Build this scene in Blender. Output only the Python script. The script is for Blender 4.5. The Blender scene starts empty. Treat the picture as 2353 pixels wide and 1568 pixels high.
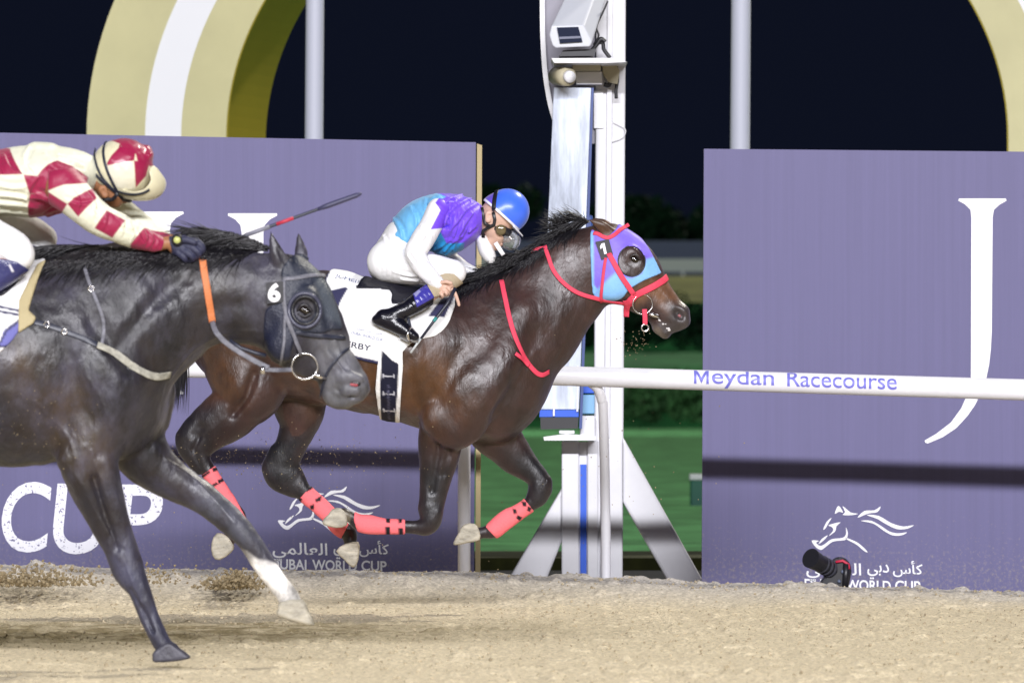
import bpy, math, random
import numpy as np
import openvdb
from mathutils import Vector, Matrix
random.seed(7); RNG = np.random.default_rng(7)
SC = bpy.context.scene; COL = SC.collection
# ------------------------------------------------------------------ camera, sky, lights, exposure
# lengths on the photo are in units of a 2352-px-wide frame; F = focal length in those units
F = 14655.0; CX = 1176.0; YH = 950.0; H = 0.93
cam = bpy.data.cameras.new('camera'); camo = bpy.data.objects.new('camera', cam); COL.objects.link(camo)
camo.location = (0, 0, H); camo.rotation_euler = (math.pi/2, 0, 0)
cam.sensor_width = 36; cam.lens = F/2352*36; cam.shift_y = (YH-784)/2352
cam.clip_start = 1; cam.clip_end = 3000
cam.dof.use_dof = True; cam.dof.focus_distance = 29.6; cam.dof.aperture_fstop = 6.8
SC.camera = camo
wd = bpy.data.worlds.new('World'); SC.world = wd; wd.use_nodes = True
bg = wd.node_tree.nodes['Background']; bg.inputs[0].default_value = (0.0042, 0.0058, 0.0135, 1); bg.inputs[1].default_value = 1.0
SUN_BACK = 2.3; KEY_E = 5.0
ld = bpy.data.lights.new('floodlight_row', 'AREA'); ld.shape = 'RECTANGLE'; ld.size = 60; ld.size_y = 1.6
lo = bpy.data.objects.new('floodlight_row', ld); COL.objects.link(lo)
R = 80.0; el = math.radians(20.5)
lo.location = (3, 32-R*math.cos(el), 1.0+R*math.sin(el))
lo.rotation_euler = (Vector((0, 32, 1.0))-lo.location).to_track_quat('-Z', 'Y').to_euler()
ld.energy = KEY_E*math.pi*R*R; ld.color = (0.96, 0.95, 1.0)
sd = bpy.data.lights.new('infield_floodlight', 'SUN'); so = bpy.data.objects.new('infield_floodlight', sd); COL.objects.link(so)
sd.energy = SUN_BACK; sd.angle = math.radians(3); sd.color = (1.0, 0.95, 0.84)
so.rotation_euler = Vector((-0.55, -0.62, -0.80)).to_track_quat('-Z', 'Y').to_euler()
md = bpy.data.lights.new('hedge_fill_lamp', 'AREA'); md.size = 6; mo = bpy.data.objects.new('hedge_fill_lamp', md); COL.objects.link(mo)  # unseen lamp, added to brighten the far hedges
mo.location = (-40, 270, 34); mo.rotation_euler = (Vector((4, 405, 4))-mo.location).to_track_quat('-Z', 'Y').to_euler(); md.energy = 1.0*math.pi*145**2; md.color = (.9, 1, .95)
SC.view_settings.view_transform = 'Standard'; SC.view_settings.look = 'None'
SC.view_settings.exposure = 0; SC.view_settings.gamma = 1
SC.cycles.use_denoising = True; SC.cycles.max_bounces = 6; SC.cycles.sample_clamp_indirect = 4

# ------------------------------------------------------------------ helpers
def Wd(u, v, d): return ((u-CX)*d/F, d, H-(v-YH)*d/F)
def zt(x0, y0, s):
    k = 0.90462
    return lambda x, y: ((x/s+x0)*k, (y/s+y0)*k)
Z1 = zt(0, 300, 2.6129); Z2 = zt(600, 500, 2.6125); Z3 = zt(800, 400, 3.1367); Z4 = zt(1150, 500, 3.1354)
Z5 = zt(0, 850, 1.776); Z6 = zt(400, 800, 2.24); Z7 = zt(380, 600, 3.135); Z8 = zt(0, 600, 3.92); Z9 = zt(0, 880, 3.92)
Z10 = zt(180, 330, 5.2267); Z11 = zt(1060, 680, 7.84); Z12 = zt(1300, 0, 2.6133); Z13 = zt(1250, 850, 2.24)
Z14 = zt(1700, 850, 2.24); Z15 = zt(1750, 350, 2.24); Z16 = zt(0, 0, 1.81)
def L(z, pts): return [z(*p) for p in pts]

def tag(o, label=None, cat=None, group=None, kind=None):
    for k, v in (('label', label), ('category', cat), ('group', group), ('kind', kind)):
        if v: o[k] = v
    return o
def empty(name, loc, label, cat, group=None):
    o = bpy.data.objects.new(name, None); COL.objects.link(o); o.location = loc; o.empty_display_size = .1
    return tag(o, label, cat, group)
def rootloc(p):
    l = Vector((0, 0, 0))
    while p: l += p.location; p = p.parent
    return l
def mesh(name, V, Fc, mat, parent=None, col=None, smooth=True):
    me = bpy.data.meshes.new(name)
    V = np.asarray(V, dtype=np.float64).reshape(-1, 3)
    if parent is not None: V = V-np.array(rootloc(parent))
    if isinstance(Fc, np.ndarray):
        n, k = Fc.shape
        me.vertices.add(len(V)); me.vertices.foreach_set('co', V.astype(np.float32).ravel())
        me.loops.add(n*k); me.loops.foreach_set('vertex_index', Fc.astype(np.int32).ravel())
        me.polygons.add(n); me.polygons.foreach_set('loop_start', np.arange(0, n*k, k, dtype=np.int32))
        me.update(calc_edges=True)
    else: me.from_pydata([tuple(v) for v in V], [], [tuple(f) for f in Fc]); me.update()
    me.validate()
    if smooth: me.polygons.foreach_set('use_smooth', np.ones(len(me.polygons), dtype=bool))
    if col is not None:
        a = me.color_attributes.new('Col', 'FLOAT_COLOR', 'POINT')
        c = np.ones((len(V), 4), np.float32); c[:, :3] = col; a.data.foreach_set('color', c.ravel())
    me.materials.append(mat)
    o = bpy.data.objects.new(name, me); COL.objects.link(o)
    if parent is not None: o.parent = parent
    return o

def mat(name, color=(.5, .5, .5), rough=.5, spec=.5, bump=0, bscale=60, var=0, vscale=8, attr=False, metal=0,
        stretch=(1, 1, 1), sheen=0, var2=None, coat=0, trans=0, emit=None):
    m = bpy.data.materials.new(name); m.use_nodes = True; nt = m.node_tree; N = nt.nodes; K = nt.links
    b = N['Principled BSDF']; I = b.inputs
    I['Roughness'].default_value = rough; I['Specular IOR Level'].default_value = spec; I['Metallic'].default_value = metal
    I['Base Color'].default_value = (*color, 1); I['Sheen Weight'].default_value = sheen; I['Coat Weight'].default_value = coat
    I['Transmission Weight'].default_value = trans
    src = None
    if attr:
        a = N.new('ShaderNodeVertexColor'); a.layer_name = 'Col'; src = a.outputs[0]
    tc = None
    if bump or var:
        tc = N.new('ShaderNodeTexCoord'); mp = N.new('ShaderNodeMapping'); mp.inputs['Scale'].default_value = stretch
        K.new(tc.outputs['Object'], mp.inputs[0])
    if var:
        n = N.new('ShaderNodeTexNoise'); n.inputs['Scale'].default_value = vscale; n.inputs['Detail'].default_value = 5
        n.inputs['Roughness'].default_value = .6
        K.new(mp.outputs[0], n.inputs['Vector'])
        r = N.new('ShaderNodeMapRange'); r.inputs[1].default_value = .3; r.inputs[2].default_value = .7
        r.inputs[3].default_value = 1-var; r.inputs[4].default_value = 1+var; K.new(n.outputs[0], r.inputs[0])
        mx = N.new('ShaderNodeMix'); mx.data_type = 'RGBA'; mx.blend_type = 'MULTIPLY'; mx.inputs[0].default_value = 1
        if src: K.new(src, mx.inputs[6])
        else: mx.inputs[6].default_value = (*color, 1)
        K.new(r.outputs[0], mx.inputs[7]); src = mx.outputs[2]
        if var2:
            cr = N.new('ShaderNodeMix'); cr.data_type = 'RGBA'; r2 = N.new('ShaderNodeMapRange')
            r2.inputs[1].default_value = .42; r2.inputs[2].default_value = .62
            n2 = N.new('ShaderNodeTexNoise'); n2.inputs['Scale'].default_value = vscale*.45; n2.inputs['Detail'].default_value = 6
            K.new(mp.outputs[0], n2.inputs['Vector']); K.new(n2.outputs[0], r2.inputs[0])
            K.new(r2.outputs[0], cr.inputs[0]); K.new(src, cr.inputs[6]); cr.inputs[7].default_value = (*var2, 1); src = cr.outputs[2]
    if src: K.new(src, I['Base Color'])
    if bump:
        n = N.new('ShaderNodeTexNoise'); n.inputs['Scale'].default_value = bscale; n.inputs['Detail'].default_value = 6
        K.new(mp.outputs[0], n.inputs['Vector'])
        bp = N.new('ShaderNodeBump'); bp.inputs['Strength'].default_value = bump; bp.inputs['Distance'].default_value = .02
        K.new(n.outputs[0], bp.inputs['Height']); K.new(bp.outputs[0], I['Normal'])
    if emit: I['Emission Color'].default_value = (*emit, 1); I['Emission Strength'].default_value = 1
    return m

# --- solids given by tapered elliptical chains, smoothly united, then meshed
def crom(P, n):
    P = np.asarray(P, float)
    if len(P) < 3 or n < 2: return P
    Q = np.vstack([2*P[0]-P[1], P, 2*P[-1]-P[-2]]); out = []
    for i in range(1, len(Q)-2):
        for t in np.arange(n)/n:
            a, b, c, d = Q[i-1], Q[i], Q[i+1], Q[i+2]
            out.append(.5*((2*b)+(c-a)*t+(2*a-5*b+4*c-d)*t*t+(-a+3*b-3*c+d)*t**3))
    out.append(Q[-2]); return np.array(out)
def pr(a, b, w, rw): return ((a[0]+b[0])/2, (a[1]+b[1])/2, w, math.hypot(a[0]-b[0], a[1]-b[1])/2, rw)
def prs(z, rows): return [pr(z(*a), z(*b), w, rw) for a, b, w, rw in rows]
def sts(z, rows):   # stations in zoomed units -> frame units
    k = z(1, 0)[0]-z(0, 0)[0]
    return [(*z(r[0], r[1]), r[2]*k, r[3]*k, (r[4] if len(r) > 4 else r[3])*k) for r in rows]
class Solid:
    def __init__(s, u0, u1, v0, v1, w0, w1, h):
        s.o = np.array([u0, v0, w0], np.float32); s.h = h
        s.ax = [np.arange(a, b+h, h, dtype=np.float32) for a, b in ((u0, u1), (v0, v1), (w0, w1))]
        s.D = np.full([len(a) for a in s.ax], 200., np.float32)
    def copy(s):
        n = Solid.__new__(Solid); n.o = s.o; n.h = s.h; n.ax = s.ax; n.D = s.D.copy(); return n
    def _box(s, lo, hi):
        sl = []
        for i in range(3):
            a = int(np.clip(math.floor((lo[i]-s.o[i])/s.h), 0, s.D.shape[i])); b = int(np.clip(math.ceil((hi[i]-s.o[i])/s.h)+1, 0, s.D.shape[i]))
            sl.append(slice(a, b))
        return tuple(sl)
    def field(s, st, n=5, grow=0, m=26):
        P = crom(st, n); P = P.copy(); P[:, 3:] = np.maximum(P[:, 3:]+grow, .8)
        rad = np.maximum(P[:, 3], P[:, 4]); lo = (P[:, :3]-rad[:, None]).min(0)-m; hi = (P[:, :3]+rad[:, None]).max(0)+m
        B = s._box(lo, hi); C = np.full(s.D[B].shape, 200., np.float32)
        if C.size == 0: return B, C
        off = [b.start for b in B]
        if len(P) == 1: P = np.vstack([P, P+1e-3])
        for a, b in zip(P[:-1], P[1:]):
            r = max(a[3], a[4], b[3], b[4])+m
            l = np.minimum(a[:3], b[:3])-r; q = np.maximum(a[:3], b[:3])+r
            b2 = s._box(l, q)
            b2 = tuple(slice(max(x.start, y.start), min(x.stop, y.stop)) for x, y in zip(b2, B))
            if any(x.stop <= x.start for x in b2): continue
            U = s.ax[0][b2[0]][:, None]; V = s.ax[1][b2[1]][None, :]; W = s.ax[2][b2[2]][None, None, :]
            du, dv = b[0]-a[0], b[1]-a[1]; L2 = du*du+dv*dv+1e-9
            t = np.clip(((U-a[0])*du+(V-a[1])*dv)/L2, 0, 1)
            p2 = (U-a[0]-t*du)**2+(V-a[1]-t*dv)**2
            rr = a[3]+t*(b[3]-a[3]); rw = a[4]+t*(b[4]-a[4]); wc = a[2]+t*(b[2]-a[2])
            dw2 = (W-wc[..., None])**2; p2 = p2[..., None]; rr = (rr*rr)[..., None]; rw = (rw*rw)[..., None]
            k0 = np.sqrt(p2/rr+dw2/rw); k1 = np.sqrt(p2/(rr*rr)+dw2/(rw*rw))+1e-6
            d = (k0*(k0-1)/k1).astype(np.float32)
            ls = tuple(slice(x.start-o, x.stop-o) for x, o in zip(b2, off))
            np.minimum(C[ls], d, out=C[ls])
        return B, C
    def add(s, st, k=8, n=5, grow=0):
        B, C = s.field(st, n, grow); D = s.D[B]
        if k > 0:
            h = np.maximum(k-np.abs(D-C), 0)/k; s.D[B] = np.minimum(D, C)-h*h*k*.25
        else: s.D[B] = np.minimum(D, C)
        return s
    def cut(s, st, k=4, n=5):
        B, C = s.field(st, n); C = -C; D = s.D[B]
        h = np.maximum(k-np.abs(D-C), 0)/k; s.D[B] = np.maximum(D, C)+h*h*k*.25
        return s
    def noise(s, amp, cell, seed=0, ridge=False):
        r = np.random.default_rng(seed); T = None; sh = s.D.shape; T = r.random([int(n*s.h/c)+3 for n, c in zip(sh, cell)]).astype(np.float32)
        for ax in range(3):
            x = np.arange(sh[ax])*s.h/cell[ax]; i = x.astype(int); f = (x-i).astype(np.float32); f = f*f*(3-2*f); shp = [1, 1, 1]; shp[ax] = -1; f = f.reshape(shp)
            T = np.take(T, i, ax)*(1-f)+np.take(T, i+1, ax)*f
        T -= .5
        if ridge: T = .5-np.abs(T)*2.6
        s.D = s.D+amp*2*T; return s
    def vein(s, pts, r=2.2, side=-1, k=4, dep=.4):
        P = crom(pts, 5); s.add([(u, v, s.near(u, v, side)+(dep*r if side < 0 else -dep*r), r, r) for u, v in P], k, 1); return s
    def crease(s, pts, r=3.0, k=9, ridge=2.0, side=-1):
        # a fold of cloth: a valley with a soft ridge beside it
        P = crom(pts, 5); n = len(P); T = np.gradient(P, axis=0); T /= np.linalg.norm(T, axis=1)[:, None]+1e-9; sg = -side
        a = [(u, v, s.near(u, v, side)-sg*r*.45, max(r*(.35+.65*math.sin(math.pi*i/(n-1))), .8)) for i, (u, v) in enumerate(P)]
        b = [(u-t[1]*r*1.9, v+t[0]*r*1.9, s.near(u-t[1]*r*1.9, v+t[0]*r*1.9, side)+sg*ridge*.25, max(ridge*(.35+.65*math.sin(math.pi*i/(n-1))), .8)) for i, ((u, v), t) in enumerate(zip(P, T))]
        s.add([(*x, x[3]) for x in b], k, 1); s.cut([(*x, x[3]) for x in a], k, 1); return s
    def blur(s, n=6):
        D = np.clip(s.D, -60, 60)
        for _ in range(n):
            D[1:-1] = (D[:-2]+2*D[1:-1]+D[2:])*.25; D[:, 1:-1] = (D[:, :-2]+2*D[:, 1:-1]+D[:, 2:])*.25; D[:, :, 1:-1] = (D[:, :, :-2]+2*D[:, :, 1:-1]+D[:, :, 2:])*.25
        s.D = D; return s
    def poly(s, P):
        P = np.asarray(P, np.float32); U = s.ax[0][:, None]; V = s.ax[1][None, :]
        return polysd(P, U, V)
    def shell(s, P, d, w=None, holes=(), inner=None):
        n = s.copy(); A = s.poly(P)
        for hp in holes: A = np.maximum(A, -s.poly(hp))
        n.D = np.maximum(s.D-d, A[..., None])
        if w: n.D = np.maximum(n.D, np.maximum(w[0]-s.ax[2], s.ax[2]-w[1])[None, None, :])
        return n
    def at(s, u, v, w):
        x = [(c-o)/s.h for c, o in zip((u, v, w), s.o)]
        i = [int(np.clip(math.floor(c), 0, n-2)) for c, n in zip(x, s.D.shape)]; f = [min(max(c-j, 0), 1) for c, j in zip(x, i)]
        c = s.D[i[0]:i[0]+2, i[1]:i[1]+2, i[2]:i[2]+2]
        c = c[0]*(1-f[0])+c[1]*f[0]; c = c[0]*(1-f[1])+c[1]*f[1]; return float(c[0]*(1-f[2])+c[1]*f[2])
    def near(s, u, v, side=-1):
        i = int(np.clip(round((u-s.o[0])/s.h), 0, s.D.shape[0]-1)); j = int(np.clip(round((v-s.o[1])/s.h), 0, s.D.shape[1]-1))
        c = s.D[i, j] if side < 0 else s.D[i, j][::-1]
        ins = np.nonzero(c < 0)[0]
        if len(ins) == 0: k = int(np.argmin(c)); x = float(k)
        else:
            k = ins[0]; x = k-(c[k]/(c[k]-c[k-1]) if k > 0 else 0)
        if side > 0: x = len(c)-1-x
        return float(s.o[2]+x*s.h)
    def normal(s, u, v, w):
        e = s.h*1.2
        g = np.array([s.at(u+e, v, w)-s.at(u-e, v, w), s.at(u, v+e, w)-s.at(u, v-e, w), s.at(u, v, w+e)-s.at(u, v, w-e)])
        l = np.linalg.norm(g); return g/l if l > 1e-6 else np.array([0, 0, -1.])
    def tess(s):
        D = s.D.copy(); D[[0, -1]] = np.maximum(D[[0, -1]], 1); D[:, [0, -1]] = np.maximum(D[:, [0, -1]], 1); D[:, :, [0, -1]] = np.maximum(D[:, :, [0, -1]], 1)
        D = np.clip(D, -6, 6)
        g = openvdb.FloatGrid(6.0); g.copyFromArray(np.ascontiguousarray(D), tolerance=0)
        pts, q = g.convertToQuads(0.0)
        pts = np.asarray(pts, np.float64)*s.h+s.o; q = np.asarray(q, np.int64)
        a = pts[q[:, 2]]-pts[q[:, 0]]; b = pts[q[:, 3]]-pts[q[:, 1]]; n = np.cross(a, b)
        c = pts[q].mean(1)+n/(np.linalg.norm(n, axis=1)[:, None]+1e-9)*s.h
        smp = RNG.choice(len(q), min(200, len(q)), replace=False)
        val = np.mean([s.at(*c[i])-s.at(*pts[q[i]].mean(0)) for i in smp])
        # the frame (u right, v down, w away) is right-handed after v is flipped twice: decide by sampling
        s.flip = val < 0
        if s.flip: q = q[:, ::-1]
        return pts, q
def polysd(P, U, V):
    P = np.asarray(P, np.float32); n = len(P); d = None; sgn = None
    shp = np.broadcast(U, V).shape; d = np.full(shp, 1e9, np.float32); ins = np.zeros(shp, bool)
    for i in range(n):
        a = P[i]; b = P[i-1]; e = b-a; wx = U-a[0]; wy = V-a[1]
        t = np.clip((wx*e[0]+wy*e[1])/(e@e+1e-9), 0, 1); bx = wx-e[0]*t; by = wy-e[1]*t
        d = np.minimum(d, bx*bx+by*by)
        c1 = V >= a[1]; c2 = V < b[1]; c3 = e[0]*wy > e[1]*wx
        ins ^= (c1 & c2 & c3) | (~c1 & ~c2 & ~c3)
    d = np.sqrt(d); return np.where(ins, -d, d)
def smoothpoly(P, n=4):
    P = np.asarray(P, float); Q = np.vstack([P[-1:], P, P[:2]]); out = []
    for i in range(1, len(Q)-2):
        for t in np.arange(n)/n:
            a, b, c, d = Q[i-1], Q[i], Q[i+1], Q[i+2]
            out.append(.5*((2*b)+(c-a)*t+(2*a-5*b+4*c-d)*t*t+(-a+3*b-3*c+d)*t**3))
    return np.array(out)
class Frame:    # places a figure modelled in frame units at its own distance and true size
    def __init__(s, d): s.d = d; s.s = F/d
    def w(s, P):
        P = np.asarray(P, float).reshape(-1, 3)
        return np.stack([(P[:, 0]-CX)/s.s, s.d+P[:, 2]/s.s, H-(P[:, 1]-YH)/s.s], 1)
    def solid(s, name, S, m, parent, col=None):
        pts, q = S.tess()
        c = None if col is None else col(pts[:, 0], pts[:, 1], pts[:, 2])
        return mesh(name, s.w(pts), q, m, parent, c)
def paint(base, *layers):
    # coat / cloth colour that belongs to the thing: polygons (u, v) with a soft edge
    def f(u, v, w):
        c = np.tile(np.array(base, np.float32), (len(u), 1))
        for l in layers:
            P, colr, soft = l[:3]; d = polysd(P, u.astype(np.float32), v.astype(np.float32))
            a = np.clip(.5-d/max(soft, .1), 0, 1)
            if len(l) > 3: a = a*((w >= l[3][0]) & (w <= l[3][1]))
            c = c*(1-a[:, None])+np.array(colr, np.float32)*a[:, None]
        return c
    return f
def sweep(path, nrm, wd, th, closed=False):
    # flat strap: path (N,3) world, nrm (N,3) outward normals
    path = np.asarray(path); N = len(path); T = np.gradient(path, axis=0); T /= np.linalg.norm(T, axis=1)[:, None]+1e-9
    nrm = nrm-(nrm*T).sum(1)[:, None]*T; nrm /= np.linalg.norm(nrm, axis=1)[:, None]+1e-9
    B = np.cross(T, nrm); wd = np.broadcast_to(wd, N); prof = [(-.5, -.3), (-.5, .3), (-.4, .5), (.4, .5), (.5, .3), (.5, -.3)]
    V = []
    for i in range(N):
        for x, y in prof: V.append(path[i]+B[i]*x*wd[i]+nrm[i]*y*th)
    n = len(prof); Fc = [(i*n+j, i*n+(j+1) % n, (i+1)*n+(j+1) % n, (i+1)*n+j) for i in range(N-1) for j in range(n)]
    Fc += [tuple(range(n))[::-1], tuple((N-1)*n+j for j in range(n))]
    return V, Fc
def tube(path, rad, n=10, cap=True, closed=False):
    path = np.asarray(path, float); N = len(path); rad = np.broadcast_to(rad, N)
    T = np.gradient(path, axis=0)
    if closed: T = np.roll(path, -1, 0)-np.roll(path, 1, 0)
    T /= np.linalg.norm(T, axis=1)[:, None]+1e-9
    up = np.array([0, 0, 1.]) if abs(T[0][2]) < .9 else np.array([0, 1., 0]); V = []
    a = np.cross(up, T[0]); a /= np.linalg.norm(a)
    for i in range(N):
        a = a-(a@T[i])*T[i]; a /= np.linalg.norm(a); b = np.cross(T[i], a)
        for j in range(n):
            q = 2*math.pi*j/n; V.append(path[i]+rad[i]*(a*math.cos(q)+b*math.sin(q)))
    M = N if closed else N-1
    Fc = [(i*n+j, i*n+(j+1) % n, ((i+1) % N)*n+(j+1) % n, ((i+1) % N)*n+j) for i in range(M) for j in range(n)]
    if cap and not closed: Fc += [tuple(range(n))[::-1], tuple((N-1)*n+j for j in range(n))]
    return V, Fc
def merge(*parts):
    V = []; Fc = []
    for v, f in parts:
        o = len(V); V += [tuple(x) for x in v]; Fc += [tuple(i+o for i in g) for g in f]
    return V, Fc
def prism(P, d0, d1, dshift=(0, 0)):
    # outline (u, v) standing at distance d0 and reaching back to d1
    P = list(P); n = len(P)
    a = sum(P[i-1][0]*P[i][1]-P[i][0]*P[i-1][1] for i in range(n))
    if a < 0: P = P[::-1]
    V = [Wd(u, v, d0) for u, v in P]; V += [(x+dshift[0], d1, z+dshift[1]) for x, y, z in V]
    Fc = [tuple(range(n)), tuple(range(2*n-1, n-1, -1))]+[(i, n+i, n+(i+1) % n, (i+1) % n) for i in range(n)]
    return V, Fc
def bevel(o, wdt=.004, seg=2):
    m = o.modifiers.new('bevel', 'BEVEL'); m.width = wdt; m.segments = seg; m.limit_method = 'ANGLE'; return o
def box(x0, x1, y0, y1, z0, z1):
    V = [(x, y, z) for x in (x0, x1) for y in (y0, y1) for z in (z0, z1)]
    return V, [(0, 1, 3, 2), (4, 6, 7, 5), (0, 4, 5, 1), (2, 3, 7, 6), (0, 2, 6, 4), (1, 5, 7, 3)]
def strap(S, fr, name, pts, wd, m, parent, th=2.2, off=1.0, n=6, col=None, side=-1, wfix=None):
    p = crom(pts, n); pp = []; nn = []
    ws = [S.near(u, v, side) for u, v in p] if wfix is None else list(np.interp(np.linspace(0, 1, len(p)), np.linspace(0, 1, len(wfix)), wfix))
    ws = np.array(ws, float)
    if wfix is None and len(ws) > 5:
        for _ in range(2): ws[1:-1] = np.minimum(ws[1:-1], .25*ws[:-2]+.5*ws[1:-1]+.25*ws[2:])
    for (u, v), w in zip(p, ws):
        nv = S.normal(u, v, w) if wfix is None else np.array([0, -.2, -1.])
        if nv[2]*side < 0.15: nv = nv+np.array([0, 0, side*.6])
        pp.append((u+nv[0]*off, v+nv[1]*off, w+nv[2]*off)); nn.append((nv[0], nv[2], -nv[1]))
    V, Fc = sweep(fr.w(pp), np.array(nn), wd/fr.s, th/fr.s)
    return mesh(name, V, Fc, m, parent)
def ring(fr, c, r, rt, m, name, parent, tilt=.15):
    t = np.linspace(0, 2*math.pi, 40, endpoint=False)
    P = np.stack([c[0]+r*np.cos(t), c[1]+r*np.sin(t), c[2]+tilt*r*np.cos(t)], 1)
    V, Fc = tube(fr.w(P), rt/fr.s, 8, closed=True); return mesh(name, V, Fc, m, parent)
def hair(fr, strands, m, name, parent):
    # strands: list of ((N,3) frame-unit path, width)
    V = []; Fc = []
    for P, wdt in strands:
        P = fr.w(crom(P, 3)); N = len(P); T = np.gradient(P, axis=0); T /= np.linalg.norm(T, axis=1)[:, None]+1e-9
        a = np.cross(T, np.array([0, -1., 0.2])); a /= np.linalg.norm(a, axis=1)[:, None]+1e-9
        b = np.cross(T, a); o = len(V)
        for i in range(N):
            q = wdt/fr.s*.5*(1-.92*(i/(N-1))**1.5)
            V += [tuple(P[i]+a[i]*q), tuple(P[i]+b[i]*q*.7), tuple(P[i]-a[i]*q), tuple(P[i]-b[i]*q*.7)]
        Fc += [(o+i*4+j, o+i*4+(j+1) % 4, o+i*4+4+(j+1) % 4, o+i*4+4+j) for i in range(N-1) for j in range(4)]
    return mesh(name, V, Fc, m, parent)
def text_mesh(s, x0, y0, x1, y1, shear=0, offset=0.0, slope=0.0, fit=True, tsize=None):
    # text as filled faces in frame units: (x0,y0) top left, (x1,y1) bottom right
    c = bpy.data.curves.new('t', 'FONT'); c.body = s; c.shear = shear; c.offset = offset; c.resolution_u = 6
    o = bpy.data.objects.new('t', c); COL.objects.link(o); bpy.context.view_layer.update()
    dg = bpy.context.evaluated_depsgraph_get(); me = bpy.data.meshes.new_from_object(o.evaluated_get(dg))
    V = np.array([v.co[:] for v in me.vertices]).reshape(-1, 3); Fc = [tuple(p.vertices) for p in me.polygons]
    bpy.data.objects.remove(o); bpy.data.curves.remove(c); bpy.data.meshes.remove(me)
    if len(V) == 0: return np.zeros((0, 2)), []
    a = V.min(0); b = V.max(0)
    U = x0+(V[:, 0]-a[0])/(b[0]-a[0])*(x1-x0); Y = y1-(V[:, 1]-a[1])/(b[1]-a[1])*(y1-y0)
    return np.stack([U, Y+slope*(U-x0)], 1), Fc
def flat(parts, d):
    V = []; Fc = []
    for P, f in parts:
        o = len(V); V += [Wd(u, v, d) for u, v in P]; Fc += [tuple(i+o for i in g) for g in f]
    return V, Fc
def vnoise(X, Y, seed=0):
    r = np.random.default_rng(seed); T = r.random((256, 256)); xi = np.floor(X).astype(int); yi = np.floor(Y).astype(int)
    fx = X-xi; fy = Y-yi; fx = fx*fx*(3-2*fx); fy = fy*fy*(3-2*fy); g = lambda i, j: T[i % 256, j % 256]
    return (g(xi, yi)*(1-fx)+g(xi+1, yi)*fx)*(1-fy)+(g(xi, yi+1)*(1-fx)+g(xi+1, yi+1)*fx)*fy

# ------------------------------------------------------------------ materials
M = {}
M['white'] = mat('white_paint', (.80, .80, .82), .45, var=.06, vscale=3)
M['rail'] = mat('rail_plastic', (.78, .78, .82), .4, bump=.05, bscale=30, var=.05, vscale=4)
M['post'] = mat('post_paint', (.70, .70, .73), .45, var=.07, vscale=2.5, bump=.03, bscale=20)
M['panel'] = mat('panel_print', (.116, .108, .228), .5, spec=.35, var=.05, vscale=5, stretch=(7, 1, .12), bump=.04, bscale=14)
nt = M['panel'].node_tree; b_ = nt.nodes['Principled BSDF']; src_ = b_.inputs['Base Color'].links[0].from_socket   # sand spatter along the foot of the boards
tc = nt.nodes.new('ShaderNodeTexCoord'); sx = nt.nodes.new('ShaderNodeSeparateXYZ'); nt.links.new(tc.outputs['Object'], sx.inputs[0])
rz = nt.nodes.new('ShaderNodeMapRange'); rz.inputs[1].default_value = .1; rz.inputs[2].default_value = .75; rz.inputs[3].default_value = .16; rz.inputs[4].default_value = -.06; nt.links.new(sx.outputs[2], rz.inputs[0])
n1 = nt.nodes.new('ShaderNodeTexNoise'); n1.inputs['Scale'].default_value = 55; n1.inputs['Detail'].default_value = 6; n1.inputs['Roughness'].default_value = .75; nt.links.new(tc.outputs['Object'], n1.inputs['Vector'])
ad = nt.nodes.new('ShaderNodeMath'); ad.operation = 'ADD'; nt.links.new(n1.outputs[0], ad.inputs[0]); nt.links.new(rz.outputs[0], ad.inputs[1])
r1 = nt.nodes.new('ShaderNodeMapRange'); r1.inputs[1].default_value = .66; r1.inputs[2].default_value = .80; r1.inputs[4].default_value = .5; nt.links.new(ad.outputs[0], r1.inputs[0])
mx = nt.nodes.new('ShaderNodeMix'); mx.data_type = 'RGBA'; mx.inputs[7].default_value = (.33, .28, .22, 1); nt.links.new(r1.outputs[0], mx.inputs[0]); nt.links.new(src_, mx.inputs[6]); nt.links.new(mx.outputs[2], b_.inputs['Base Color'])
M['letter'] = mat('white_print', (.85, .85, .88), .5)
M['tan'] = mat('tan_board', (.42, .34, .18), .7)
M['gold'] = mat('gold_vinyl', (.58, .54, .30), .45, spec=.4, var=.09, vscale=1.2, bump=.25, bscale=2.5)
M['olive'] = mat('dark_gold_vinyl', (.30, .24, .015), .5, spec=.3, var=.06, vscale=2)
M['steel'] = mat('pole_metal', (.50, .52, .60), .5, spec=.4)
M['black'] = mat('black_plastic', (.012, .012, .016), .4)
M['dark'] = mat('dark_glass', (.02, .025, .05), .12, spec=.6)
M['blue'] = mat('blue_stripe', (.015, .10, .62), .5)
M['navyedge'] = mat('navy_edge', (.03, .06, .22), .45)
M['railtext'] = mat('blue_lettering', (.16, .16, .58), .5)
M['silver'] = mat('bit_steel', (.72, .70, .70), .22, metal=1)
M['green'] = mat('green_marker_paint', (.004, .13, .085), .5)
M['beigepaint'] = mat('cream_paint', (.42, .38, .26), .5, var=.1, vscale=8)

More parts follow.
